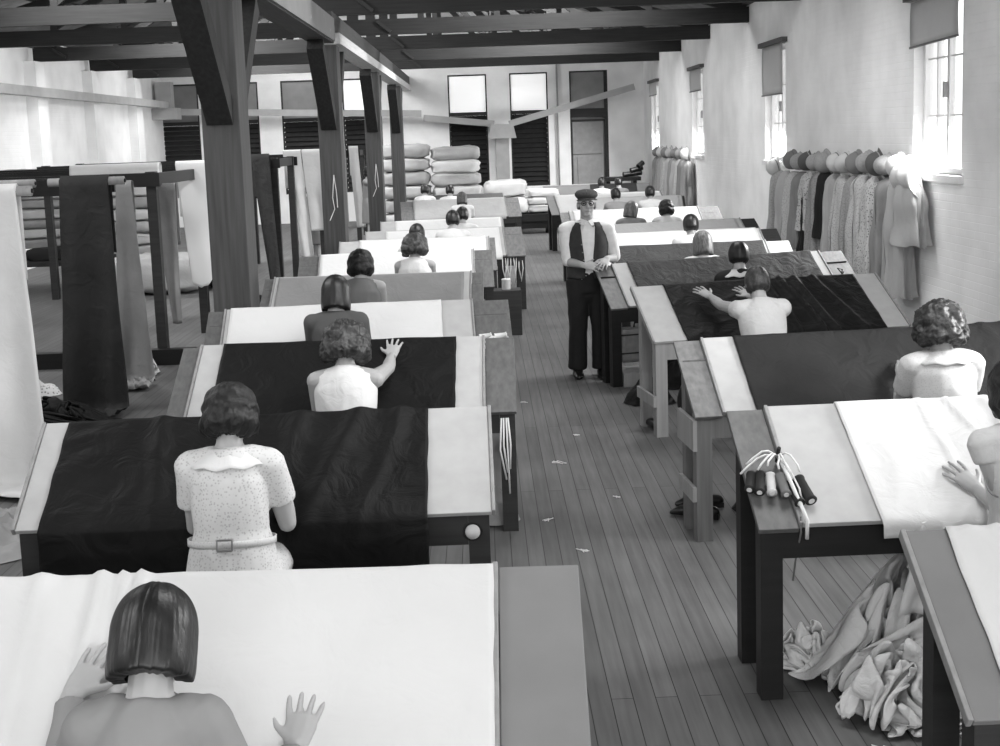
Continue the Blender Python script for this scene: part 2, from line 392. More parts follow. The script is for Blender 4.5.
# right-hand windows
M_glass, n_, b_ = nt('window_glass'); _tr = n_.nodes.new('ShaderNodeBsdfTransparent'); _tr.inputs[0].default_value = g(.97); _mx = n_.nodes.new('ShaderNodeMixShader'); _mx.inputs[0].default_value = .04
b_.inputs['Roughness'].default_value = .1; n_.links.new(_tr.outputs[0], _mx.inputs[1]); n_.links.new(b_.outputs[0], _mx.inputs[2]); n_.links.new(_mx.outputs[0], n_.nodes['Material Output'].inputs[0])
for k, y in enumerate(WIN_Y):
    t = empty('window_%d' % (k+1), (XR, y, 0)); t['kind'] = 'structure'
    fr = MB(); z0, z1 = ZS, ZT
    fr.box(.10, .18, 0, .06, z0, z1).box(.10, .18, WW-.06, WW, z0, z1).box(.10, .18, .06, WW-.06, z0, z0+.06).box(.10, .18, .06, WW-.06, z1-.06, z1).box(.11, .17, WW*.5-.03, WW*.5+.03, z0, z1)
    fr.build('window_frame', M_wframe, t)
    mu = MB()
    for q in (.25, .75): mu.box(.125, .155, WW*q-.013, WW*q+.013, z0+.06, z1-.06)
    for q in (1, 2): mu.box(.125, .155, .06, WW-.06, z0+(z1-z0)*q/3-.009, z0+(z1-z0)*q/3+.009)
    mu.build('glazing_bars', M_wframe, t)
    MB().box(.137, .143, .06, WW-.06, z0+.06, z1-.06).build('window_pane', M_glass, t)
    MB().box(-.05, .12, -.04, WW+.04, z0-.07, z0).build('window_sill', M_wframe, t)
    MB().box(.06, .10, WW*.5-.015, WW*.5+.015, z0+.75, z0+.9).build('window_catch', M_bolt, t)
    b = empty('roller_blind', (XR, y, 0)); L_ = [0, .5, .42, .72, .42, .3][k]
    tag(b, 'grey roller blind half drawn over %s' % ['the window behind the viewer', 'a window beyond the picture edge', 'the big window beside the nearest hats', 'the middle window past the row of hats', 'the narrow-looking third window', 'the endmost window by the far hats'][k], 'roller blind', 'roller blinds on the window wall')
    MB().box(-.09, 0, -.12, WW+.10, ZT+.02, ZT+.09).build('head_rail', M_flap, b)
    if L_: 
        MB().grid(lambda u, v: (-.045-.008*math.sin(v*3), .02+u*(WW-.04), ZT+.03-v*(L_+.02)-.03*u*(k == 2)), 8, 8, .004).build('blind_sheet', M_blind, b, True)
        MB().bar((-.05, .02, ZT-L_), (-.05, WW-.02, ZT-L_-.03*(k == 2)), .02, .02).build('bottom_bar', M_flapl, b)

# back wall bays
M_lit = emis('frosted_glass_lit', .62)
M_gp = mat('grey_pane', .3, .4, 'worn', .25, 1)
for k, (a, b) in enumerate(BW):
    if k == 6: continue
    t = empty('window_%d' % (k+7), (a, YB, 0)); t['kind'] = 'structure'; w = b-a
    MB().box(0, .04, .02, .1, .8, 3.87).box(w-.04, w, .02, .1, .8, 3.87).box(.04, w-.04, .02, .1, 3.83, 3.87).box(.04, w-.04, .02, .1, 2.76, 2.86).build('window_frame', M_dkwood, t)
    MB().box(.04, w-.04, .06, .075, 2.86, 3.83).build('window_pane', M_lit if k in (3, 4, 5) else M_gp, t)
    sh = MB()
    for q in range(15 if k else 8):
        z = 2.74-q*.13; sh.hexa([Vector(p) for p in ((.04, .03, z-.11), (w-.04, .03, z-.11), (w-.04, .06, z-.11), (.04, .06, z-.11), (.04, .10, z), (w-.04, .10, z), (w-.04, .13, z), (.04, .13, z))])
    sh.build('louvre_shutter', M_shut, t)
    MB().box(.04, w-.04, .16, .2, .8, 2.76).build('backing_board', M_black_wood if k else M_gp, t)
t = empty('door_1', (2.48, YB, 0)); t['kind'] = 'structure'; w = 1.04
MB().box(0, .04, .02, .12, .8, 3.87).box(w-.1, w, .02, .12, .8, 3.87).box(.04, w-.1, .02, .12, 3.83, 3.87).box(.04, w-.1, .02, .1, 2.62, 2.85).box(.04, w-.1, .0, .1, 2.5, 2.56).build('door_frame', M_dkwood, t)
MB().box(.04, w-.1, .06, .08, 2.85, 3.83).build('window_pane', M_gp, t); MB().box(.0, w, .13, .16, .8, 2.85).build('backing_board', M_gp, t)  # backing board added to keep daylight out of the gaps around the door
M_dp = mat('grey_door_board', .36, .6, 'worn', .3, 2)
MB().box(.06, w-.14, .04, .07, 1.62, 2.5).build('door_panel', M_dp, t); MB().box(.06, .17, .04, .07, .8, 1.6).build('door_panel', M_dp, t); MB().box(.18, w-.14, .035, .07, .8, 1.6).build('door_panel', M_dp, t)
# pipe on the back wall
o = MB().tube([(2.14, YB-.05, .6), (2.14, YB-.05, 4.2)], .025, n=8).build('wall_pipe', M_lgrey, smooth=True); tag(o, 'thin pale pipe running up the shuttered wall beside the door', 'pipe')
# trunking
t = empty('wooden_trunking', (0, 0, 0)); tag(t, 'pale wooden trunking running along the left wall and across the shuttered end', 'trunking')
MB().bar((-8.25, 3, 3.30), (-8.25, 33.6, 3.30), .16, .17).build('wall_run', M_duct, t)
MB().box(-8.62, -7.95, 33.35, 33.9, 2.92, 3.22).build('corner_box', M_duct, t)
MB().box(-8.5, -8.1, 33.5, 33.85, 3.2, 3.9).build('riser', M_duct, t)
MB().bar((-8.3, YB-.5, 3.13), (-1.55, YB-.5, 2.86), .16, .17).build('end_run', M_duct, t)
MB().bar((-1.5, YB-.4, 2.74), (.4, YB-.4, 2.52), .16, .17).build('end_run', M_duct, t)
MB().hexa([Vector(p) for p in ((.22, YB-.65, 2.12), (.98, YB-.65, 2.12), (.98, YB-.1, 2.12), (.22, YB-.1, 2.12), (.30, YB-.65, 2.5), (.9, YB-.65, 2.5), (.9, YB-.1, 2.5), (.30, YB-.1, 2.5))]).build('junction_box', M_duct, t)
MB().bar((.8, YB-.4, 2.5), (4.2, YB-.4, 3.38), .16, .17).build('sloping_run', M_duct, t)
MB().box(.42, .78, YB-.28, YB-.02, 0, 2.12).build('drop_shaft', M_duct, t)

# ------------------------------------------------------------ tables
TAB = {}
def table(key, label, rl, rr, d=.48, fl=0, fr=0, leg=None, flapm=None, boardm=None, sides=False, zr=1.03, zl=.70, apr=None, legs=True, rails=False):
    rl = Vector(rl); rr = Vector(rr); a = math.atan2(rr.y-rl.y, rr.x-rl.x); W = (rr-rl).length
    t = empty('inspection_table', (rl.x, rl.y, 0), a); tag(t, label, 'table', 'sloping cloth inspection tables')
    leg = leg or M_dkwood; flapm = flapm or M_flap; boardm = boardm or M_board; apr = apr or leg
    al = math.atan2(zr-zl, d); n = Vector((0, -math.sin(al), math.cos(al)))
    def slab(name, x0, x1, off, th_, m, ext=0.0):
        lo = Vector((0, -d-ext, zl)); hi = Vector((0, 0, zr)); mb = MB(); p = []
        for u in (off-th_, off):
            for x, q in ((x0, lo), (x1, lo), (x1, hi), (x0, hi)): p.append(Vector((x, 0, 0))+q+n*u)
        return mb.hexa(p).build(name, m, t, bevel=.003)
    slab('board', 0, W, 0, .022, boardm)
    slab('edge_strip', -.016, -.001, .008, .034, M_pale); slab('edge_strip', W+.001, W+.016, .008, .034, M_pale)
    if fl: slab('end_flap', -fl, -.018, -.018, .022, flapm, .015)
    if fr: slab('end_flap', W+.018, W+fr, -.018, .022, flapm, .015)
    xa, xb = (-fl if fl else 0)+.01, W+fr-.01
    if legs:
        for x in (xa, xb-.085):
            MB().box(x, x+.085, -d+.02, -d+.10, 0, zl-.014).build('leg', leg, t)
            zz = zl+(zr-zl)*(d-.16)/d
            MB().box(x, x+.075, -.20, -.12, 0, zz-.055).build('leg', leg, t)
            if sides:
                MB().box(x-.022, x-.001, -d+.0, -.10, zl-.20, zl-.035).build('side_rail', M_pale, t)
            if rails:
                MB().box(x-.022, x-.001, -d+.02, -.12, .22, .30).build('stretcher', M_pale, t)
    MB().box(xa+.086, xb-.086, -d+.025, -d+.05, zl-.14, zl-.02).build('apron', apr, t)
    MB().box(xa+.01, xb-.01, -.12, -.095, zr-.22, zr-.10).build('back_rail', apr, t)
    TAB[key] = dict(t=t, W=W, d=d, zr=zr, zl=zl, n=n, al=al, a=a, rl=rl)
    return t
def tp(key, x, s, up=0.0):
    """world point on the board: x along, s in metres up from the low edge"""
    T = TAB[key]; q = Vector((x, -T['d'], T['zl'])) + Vector((0, math.cos(T['al']), math.sin(T['al'])))*s + T['n']*up
    q.rotate(Matrix.Rotation(T['a'], 3, 'Z')); return q + Vector((T['rl'].x, T['rl'].y, 0))
def cloth(key, label, x0, x1, m, back=.25, front=0.0, amp=.006, seed=1, folds=(), nu=70, slant=0.0, group='lengths of cloth laid on the tables', low=0.0, ripple=0.0):
    """folds: (u, width, height, lean) ridges running down the slope"""
    T = TAB[key]; d, zr, zl, al, n = T['d'], T['zr'], T['zl'], T['al'], T['n']; sl = math.hypot(d, zr-zl)-low
    tot = back+sl+front; nv = max(14, int(nu*tot/(x1-x0)))
    def fn(u, v):
        s = v*tot; x = x0+u*(x1-x0)
        if s < back: q = Vector((0, .012, zr-(back-s)-.01)); nn = Vector((0, 1, 0))
        elif s < back+sl: k = s-back; q = Vector((0, -math.cos(al)*k, zr-math.sin(al)*k)); nn = n
        else: q = Vector((0, -d-.016, zl-(s-back-sl))); nn = Vector((0, -1, 0))
        x += slant*(s-back)
        h = .006
        w = nz(x*2.2+seed, s*1.6, seed)*.5+.5; r = 1-abs(nz(x*3.1+s*2.0+seed*2, s*2.6-x*.8, seed*1.3))*3
        h += amp*(.6*w+max(0, r)*1.1)
        if s >= back+sl: h += amp*1.5*(1+nz(x*6, s*1.0, seed))*min(1, (s-back-sl)/.1)
        for (fu, fw, fh, lean) in folds:
            c = fu+lean*(s-back)+.02*nz(s*3, fu*9); e = (x-c)/fw; h += fh*math.exp(-e*e)*(1-.25*math.sin(s*5+fu*7))
        if ripple: h += ripple*(.5+.5*nz(x*14+s*3, s*9-x*5, seed))
        q = q + nn*h; q.x = x+(.004*nz(s*9, seed) if u in (0, 1) else 0)
        return q
    o = MB().grid(fn, nu, nv, .003).build('cloth_length', m, None, True)
    o.location = T['t'].location; o.rotation_euler = T['t'].rotation_euler
    tag(o, label, 'cloth', group); return o

table('L1', 'nearest inspection table on the aisle, its white cloth reaching across to a wide plain flap', (-1.92, 3.33), (-.01, 3.28), .5, fl=0, fr=.235, flapm=M_flapl, boardm=M_board)
cloth('L1', 'white cloth with long folds, under the hands of the woman with the straight bob', -.3, 1.915, M_white, .3, .12, .004, 3, folds=[(.84, .020, .034, .10), (.915, .013, .03, .12), (.965, .016, .032, .10), (.70, .03, .02, .05), (.50, .05, .018, 0)], nu=130, slant=0)
table('L2', 'inspection table under a crumpled black cloth, pale strips at both ends', (-1.90, 5.27), (-.012, 5.285), .46, fl=.0, fr=0, leg=M_dkwood)
cloth('L2', 'long black cloth draped down the table front, around the woman in the printed collar dress', .10, 1.635, M_black, .3, .26, .007, 7, folds=[(1.35, .05, .02, -.35), (1.52, .035, .018, -.25), (.5, .04, .014, .1), (1.1, .05, .012, -.2)], nu=120)
table('L3', 'inspection table with black cloth where the curly-haired woman smooths with one hand', (-1.66, 7.24), (-.03, 7.21), .50, fl=.12, fr=.185, leg=M_dkwood)
cloth('L3', 'black cloth on the table of the curly-haired woman in a white sleeveless blouse', .125, 1.48, M_black, .3, .1, .005, 11, nu=80)
table('L4', 'inspection table with glowing white cloth and white bobbins on its end flap', (-1.84, 8.82), (-.11, 8.90), .48, fl=.13, fr=.27, flapm=M_flap)
cloth('L4', 'white cloth in front of the woman in the dark cardigan', .03, 1.52, M_linen, .3, .06, .004, 13, nu=60)
table('L5', 'inspection table covered in flat mid grey cloth', (-1.82, 10.86), (-.13, 10.81), .48, fl=.10, fr=.12, flapm=M_flap)
cloth('L5', 'mid grey cloth before the woman in the grey waistcoat', .03, 1.64, M_grey, .3, .06, .004, 17, nu=60)
table('L6', 'inspection table under white cloth with a tall brown end flap toward the aisle', (-1.69, 12.92), (-.12, 12.96), .48, fl=.22, fr=.20, flapm=M_flap)
cloth('L6', 'white cloth behind the woman with the white dress yoke', 0, 1.55, M_linen, .3, .06, .004, 19, nu=40)
table('L7', 'inspection table with white cloth, seventh up the aisle side', (-1.66, 14.5), (.05, 14.55), .48, fl=.0, fr=.08, flapm=M_midy)
cloth('L7', 'white cloth with a short brown wood end, seventh table on the post side', .22, 1.68, M_linen, .3, .06, .004, 23, nu=40)
table('L8', 'inspection table with square-ended flap hung with thread hanks and tins', (-1.50, 16.0), (.24, 16.12), .48, fl=.0, fr=.25, flapm=M_midy)
cloth('L8', 'white cloth on the table whose flap carries the thread hanks', .25, 1.70, M_linen, .3, .05, .004, 29, nu=40)
table('L9', 'inspection table with white cloth just before the empty stretch of floor', (-1.45, 17.85), (.27, 17.95), .48, fl=0, fr=0)
cloth('L9', 'white cloth before the empty stretch behind the thread-hung table', .2, 1.70, M_linen, .3, .05, .004, 31, nu=40)
table('L10', 'inspection table with light grey cloth beside the last timber posts', (-1.30, 23.7), (.42, 23.85), .48, fl=.25, fr=.27, flapm=M_midy)
cloth('L10', 'light grey cloth on the table just before the bales', .0, 1.70, M_lgrey, .3, .05, .004, 37, nu=40)
table('L11', 'endmost inspection table on the post side, dark topped, before the bales', (-1.2, 25.7), (.42, 25.8), .48, boardm=M_dkwood)

table('R1', 'cut-off inspection table at the bottom right corner, pale wood with white cloth', (1.168, 3.42), (3.2, 3.44), .50, fl=0, fr=0, boardm=M_flapl, leg=M_dkwood)
cloth('R1', 'white cloth with fan-shaped creases on the cut-off corner table', .11, 2.0, M_white, .25, .1, .004, 41, folds=[(.18, .014, .010, .25), (.25, .012, .012, .38), (.34, .012, .012, .5), (.45, .012, .010, .65)], nu=90)
table('R2', 'inspection table on tall black square legs, a bundle of bobbins on its flap', (1.153, 5.08), (3.2, 5.11), .56, fl=.17, fr=0, leg=M_black_wood, flapm=M_flap)
cloth('R2', 'creased white cloth under the hand of the woman wearing a bracelet', .28, 2.04, M_linen, .3, .06, .004, 43, folds=[(.75, .010, .010, .3), (1.0, .010, .013, -.5), (1.35, .012, .012, .6), (1.2, .009, .010, -.9), (.62, .009, .009, .1), (.9, .03, .012, .4)], nu=110, slant=.02)
table('R3', 'inspection table with stained plank flap and pale side rails', (1.198, 6.85), (3.1, 7.02), .44, fl=.165, fr=0, leg=M_mid, sides=True, rails=True, flapm=M_midy)
cloth('R3', 'charcoal cloth before the woman with wavy brown hair', .165, 1.88, M_dark, .3, .08, .005, 47, folds=[(1.75, .05, .02, .2), (1.6, .03, .012, .35)], nu=90)
table('R4', 'inspection table on pale wooden legs, woman reaching over its black cloth', (1.095, 9.27), (3.01, 9.58), .56, fl=0, fr=0, leg=M_pale, rails=True, boardm=M_board)
cloth('R4', 'black cloth with glossy folds under the outstretched arms', .235, 1.76, M_black, .3, .08, .006, 53, folds=[(1.02, .02, .03, .12), (1.15, .018, .03, .22), (1.26, .02, .022, .18), (1.42, .018, .018, .3), (.92, .02, .02, .0)], nu=110)
table('R5', 'inspection table the overseer in the cap leans on', (1.13, 11.0), (3.08, 11.48), .42, fl=.17, fr=.25, leg=M_black_wood, flapm=M_midy)
cloth('R5', 'dark grey rippled cloth on the table beside the overseer', .13, 1.92, M_dgrey, .3, .08, .006, 59, nu=110, ripple=.010)
table('R6', 'inspection table with dark cloth, one row behind the overseer', (1.30, 12.68), (2.88, 12.78), .48, fl=0, fr=.26, flapm=M_board)
cloth('R6', 'smooth dark grey cloth one table beyond the overseer', .0, 1.56, M_dgrey, .3, .06, .004, 61, nu=60)
table('R7', 'inspection table with white cloth and a dark end flap near the hats', (1.30, 14.2), (3.17, 14.36), .48, fl=0, fr=.22, flapm=M_dkwood)
cloth('R7', 'white cloth running to a dark flap near the hanging dresses', .0, 1.84, M_linen, .3, .06, .003, 67, nu=50)
table('R8', 'inspection table with pale grey cloth, white paper along its ridge', (1.35, 15.7), (3.3, 16.1), .48, fl=0, fr=.22, flapm=M_dkwood)
cloth('R8', 'pale grey cloth behind the white cloth near the dresses', .0, 1.93, M_lgrey, .3, .06, .003, 71, nu=50)
table('R9', 'inspection table with off-white cloth where two women bend close together', (1.30, 18.75), (3.25, 18.95), .48, fl=.15, fr=.33, flapm=M_midy)
cloth('R9', 'off-white cloth before the woman with fair brushed hair', .04, 1.6, M_white2, .3, .06, .004, 73, nu=50)
table('R10', 'inspection table with grey cloth before the far dresses', (1.95, 22.45), (3.55, 22.35), .48, fl=0, fr=.06, flapm=M_dkwood)
cloth('R10', 'grey cloth before the two women near the far dresses', .02, 1.56, M_lgrey, .3, .06, .003, 79, nu=40)
table('R11', 'inspection table with brilliant white cloth and slim black legs at the far aisle', (1.38, 23.95), (3.45, 24.3), .48, fl=.17, fr=0, leg=M_black_wood, flapm=M_flapl)
cloth('R11', 'brilliant white cloth on the slim black-legged far table', .0, 2.08, M_linen, .3, .05, .003, 83, nu=40)
table('R12', 'endmost inspection table on the window side with pale bare board ends', (1.40, 28.45), (3.8, 28.4), .48, fl=0, fr=0, boardm=M_flapl)
cloth('R12', 'short dark cloth on the endmost window-side table', 1.05, 2.1, M_dkwood, .2, .0, .003, 89, nu=30)

# ------------------------------------------------------------ people
def ik(sh, tgt, l1, l2, pole):
    sh = Vector(sh); tgt = Vector(tgt); d = tgt-sh; D = min(d.length, (l1+l2)*.995); d.normalize()
    a = (l1*l1-l2*l2+D*D)/(2*D); h = math.sqrt(max(0, l1*l1-a*a)); p = Vector(pole); p = (p-d*p.dot(d)).normalized()
    return sh+d*a+p*h, sh+d*D
def hand(mb, wr, fdir, nrm, side, curl=.15, spread=1.0):
    """wr wrist, fdir finger direction, nrm back-of-hand normal, side=+1 thumb toward +lateral"""
    f_ = Vector(fdir).normalized(); n = Vector(nrm); n = (n-f_*n.dot(f_)).normalized(); l = f_.cross(n)*side
    mb.tube([wr-f_*.02, wr+f_*.02, wr+f_*.05, wr+f_*.078], [(.026, .020), (.036, .018), (.042, .016), (.039, .014)], side=l, n=10, cap='round')
    for i, (o_, ln) in enumerate(((.034, .076), (.0118, .088), (-.0112, .082), (-.033, .064))):
        b = wr+f_*(.080-(.010 if i == 3 else 0)-(.003 if i == 0 else 0))+l*o_
        dr = (f_+l*(o_*6.0*spread)).normalized(); p = [b-dr*.02]
        c = dr.copy(); q = b.copy()
        for j in range(3):
            q = q+c*(ln/3); p.append(q.copy()); c = (c-n*curl*(1+j*.5)).normalized()
        mb.tube([p[0], b]+p[1:], [.0088, .0086, .0084, .008, .007], side=l, n=7, cap='round')
    b = wr+f_*.028+l*.030; dr = (f_*.62+l*.78-n*.1).normalized()
    mb.tube([b-dr*.02, b+dr*.012, b+dr*.038, b+(dr+f_*.25).normalized()*.064], [.014, .0125, .010, .0075], side=n, n=7, cap='round')
HID = [0]
def seated(label, xy, head_z=1.29, yaw=0.0, lean=.30, bow=.75, hyaw=0.0, dress=None, hair='bob', hm=None, sleeve='short', hands=None, vox=.011, hands_vis=False, collar=None, belt=False, lean_side=0.0, shx=1.0, stool=True, poles=None, sheight=.47, curlh=.12, hemlen=None):
    t = empty('person', (xy[0], xy[1], 0), yaw); tag(t, label, 'person', 'women working at the tables')
    inv = Matrix.Rotation(-yaw, 3, 'Z')
    def loc(p): q = Vector((p[0]-xy[0], p[1]-xy[1], 0)); q.rotate(inv); return Vector((q.x, q.y, p[2]))
    s = Vector((math.sin(lean_side), math.sin(lean)*math.cos(lean_side), math.cos(lean)*math.cos(lean_side))).normalized(); X = Vector((1, 0, 0)); X = (X-s*X.dot(s)).normalized(); n = s.cross(X)*-1   # n forward
    if n.y < 0: n = -n
    nd = Vector((0, math.sin(bow*.6+lean*.4), math.cos(bow*.6+lean*.4)))     # neck direction
    hu = Vector((0, math.sin(bow), math.cos(bow))); Rh = Matrix.Rotation(hyaw, 3, 'Z'); hu = (Rh @ hu).normalized() if hyaw else hu
    hf = Vector((math.sin(-hyaw)*math.cos(bow), math.cos(hyaw)*math.cos(bow), -math.sin(bow))); hf = (hf-hu*hf.dot(hu)).normalized(); hx = hf.cross(hu)
    up_len = s*.49+nd*.03+hu*(.088+.012)+Vector((0, 0, .124))
    hz = head_z-up_len.z; hz = max(.5, min(.75, hz)); hip = Vector((0, 0, hz)); kz = min(hz-.0, .55)
    nb = hip+s*.49; hc = nb+nd*.03+hu*.088
    B = MB()
    tor = [(-.09, .13, .10), (0, .165, .125), (.10, .145, .105), (.17, .122, .092), (.27, .138, .10), (.36, .148, .10), (.42, .13, .085), (.465, .085, .065), (.50, .05, .05)]
    B.tube([hip+s*a for a, _, _ in tor], [(b*shx, c) for _, b, c in tor], side=X, n=16, cap='round')
    B.ell(hip+Vector((-.075, -.03, -.03)), (.10, .11, .10)); B.ell(hip+Vector((.075, -.03, -.03)), (.10, .11, .10))
    B.ell(hip+s*.31+n*.07+X*.065, (.055, .05, .06)); B.ell(hip+s*.31+n*.07-X*.065, (.055, .05, .06))
    B.tube([nb-nd*.03, nb+nd*.03, nb+nd*.08], [.056, .050, .050], side=X, n=12)
    Mh = Matrix((hx, hf, hu)).transposed()
    B.ell(hc+hu*.02-hf*.01, (.074, .092, .098), Mh); B.ell(hc-hu*.045+hf*.035, (.055, .055, .065), Mh); B.ell(hc-hu*.095+hf*.062, (.028, .024, .022), Mh)
    B.ell(hc-hu*.022+hf*.102, (.013, .017, .022), Mh, 8, 6); B.ell(hc-hu*.062+hf*.092, (.024, .010, .010), Mh, 8, 6)
    for sg in (-1, 1):
        B.ell(hc-hu*.015+hx*(sg*.076)-hf*.005, (.010, .018, .028), Mh, 8, 6); B.ell(hc+hu*.012+hf*.082+hx*(sg*.03), (.014, .010, .009), Mh, 8, 6)
    sh = {}; ww = {}
    if hands is None: hands = (None, None)
    D = MB()   # clothing volume
    for sg, hd in ((-1, hands[0]), (1, hands[1])):
        S0 = hip+s*.415+X*(sg*.155*shx); sh[sg] = S0
        B.tube([hip+s*.43+X*(sg*.07), S0], [.055, .052], side=n, n=12, cap='round')
        if hd is None: tgt = Vector((sg*.11, .40, .86)); fd = Vector((-sg*.5, .8, .2)); nr = Vector((0, -.5, .85))
        else:
            tgt = loc(hd[0]); fd = Vector(hd[1]); nr = Vector(hd[2]) if len(hd) > 2 else Vector((0, -.56, .83)); fd.rotate(inv); nr.rotate(inv)
        pole = Vector((sg*.22, -.35, -.9)) if not poles or poles[0 if sg < 0 else 1] is None else Vector(poles[0 if sg < 0 else 1])
        E_, W_ = ik(S0, tgt, .27, .235, pole); ww[sg] = S0.lerp(E_, .55)
        B.tube([S0, S0.lerp(E_, .3), S0.lerp(E_, .7), E_], [.050, .046, .039, .036], side=n, n=12, cap='round')
        B.tube([E_, E_.lerp(W_, .3), E_.lerp(W_, .7), W_], [.037, .037, .029, .023], side=n, n=12, cap='round')
        hand(B, W_, fd, nr, -sg if True else sg, curlh)
        cl = {'short': .62, 'cap': .22, 'long': 1.0, 'none': 0.08}[sleeve]
        if sleeve == 'long':
            D.tube([S0, S0.lerp(E_, .5), E_], [.064, .052, .047], side=n, n=12, cap='round'); D.tube([E_, W_.lerp(E_, .5), W_.lerp(E_, .08)], [.047, .042, .034], side=n, n=12)
        elif cl > .1:
            D.tube([S0-(E_-S0)*.05, S0.lerp(E_, cl*.5), S0.lerp(E_, cl)], [.062, .060, .058], side=n, n=14)
        D.tube([hip+s*.43+X*(sg*.075), S0-X*(sg*(.0 if sleeve != 'none' else .018))], [(.064, .060) if sleeve != 'none' else (.060, .050), (.062, .058) if sleeve != 'none' else (.052, .046)], side=n, n=14, cap='round' if sleeve != 'none' else 'flat')
        H0 = hip+Vector((sg*.09, 0, -.02)); K = Vector((sg*.11, .42, kz-.02)); A = Vector((sg*.12, .36, .11))
        B.tube([H0, H0.lerp(K, .5), K], [.088, .072, .055], side=X, n=12, cap='round'); B.tube([K, K.lerp(A, .3), K.lerp(A, .8), A], [.054, .052, .036, .033], side=X, n=12, cap='round')
        B.tube([A+Vector((0, -.05, -.06)), A+Vector((0, .03, -.055)), A+Vector((0, .13, -.08))], [(.034, .045), (.038, .045), (.032, .025)], side=X, n=10, cap='round')
    body = remeshed(B, 'body', M_skin, t, vox, 2)
    # clothing
    tor2 = [(-.10, .165, .135), (0, .185, .145), (.10, .168, .128), (.17, .148, .112), (.27, .158, .118), (.36, .163, .116), (.42, .146, .10), (.455, .105, .085), (.482, .072, .068)]
    D.tube([hip+s*a for a, _, _ in tor2], [(b*shx, c) for _, b, c in tor2], side=X, n=20)
    D.ell(hip+Vector((0, -.03, -.05)), (.185, .135, .12))
    D.ell(hip+s*.31+n*.07+X*.065, (.065, .062, .07)); D.ell(hip+s*.31+n*.07-X*.065, (.065, .062, .07))
    D.tube([hip+Vector((0, -.02, -.04)), Vector((0, .2, kz+.0)), Vector((0, .44, kz-.01))], [(.19, .12), (.20, .10), (.19, .085)], side=X, n=18, cap='round')
    D.tube([Vector((0, .42, kz)), Vector((0, .40, .40)), Vector((0, .37, .26))], [(.19, .085), (.20, .10), (.215, .12)], side=X, n=18)
    dr = remeshed(D, 'dress', dress or M_white, t, vox if vox > .008 else .008, 3, (.0075, 8, HID[0]*1.3, .55))
    HID[0] += 1
    if collar:
        c0 = hip+s*.47
        def cf(u, v):
            a = -PI*.80+u*PI*1.6   # 0 = back
            r1 = .056+v*.066; q = c0+X*(math.sin(a)*(r1*1.28))-n*(math.cos(a)*r1)-s*(v*.046+.010*(v*v)+.020*math.cos(a)*v)
            return q+s*(.014+.006*math.sin(a*9)*v)
        MB().grid(cf, 30, 6, .004).build('collar', collar, t, True)
    if belt:
        p = [hip+s*.135+X*(math.sin(a)*.166)-n*(math.cos(a)*.126) for a in [i*PI/16*1 for i in range(-16, 17)]]
        bt = MB()
        def bf(u, v): a = -PI+u*2*PI; return hip+s*(.118+v*.026)+X*(math.sin(a)*.168)-n*(math.cos(a)*.131)
        bt = bt.grid(bf, 40, 2, .004).build('belt', belt, t, True)
        bc = hip+s*.132-n*.142
        MB().bar(bc-X*.028-s*.02, bc-X*.028+s*.02, .006, .006).bar(bc+X*.028-s*.02, bc+X*.028+s*.02, .006, .006).bar(bc-X*.028+s*.02, bc+X*.028+s*.02, .006, .006).bar(bc-X*.028-s*.02, bc+X*.028-s*.02, .006, .006).build('belt_buckle', M_metal, bt)
    # shoes
    for sg in (-1, 1):
        A = Vector((sg*.12, .36, .11)); MB().tube([A+Vector((0, -.06, -.075)), A+Vector((0, .03, -.07)), A+Vector((0, .10, -.082)), A+Vector((0, .15, -.09))], [(.036, .034), (.042, .04), (.04, .028), (.028, .018)], side=X, n=12, cap='round').build('shoe', M_black_leather, t, True)
    make_hair(t, hc, hx, hf, hu, hair, hm, fine=2 if vox < .01 else 1, hemlen=hemlen)
    if stool:
        st = empty('stool', (xy[0], xy[1], 0), yaw); tag(st, 'wooden stool under the ' + ' '.join(label.split()[:11]).rstrip(','), 'stool', 'stools at the tables')
        zt = hz-.155; MB().lathe([(.02, zt-.035), (.16, zt-.035), (.17, zt-.02), (.165, zt), (.02, zt)], 20).build('seat', M_flap, st, True)
        for i in range(4):
            a = PI/4+i*PI/2; MB().tube([(.11*math.cos(a), .11*math.sin(a), zt-.036), (.155*math.cos(a), .155*math.sin(a), 0)], .016, n=8).build('leg', M_dkwood, st, True)
    return t, ww, hc
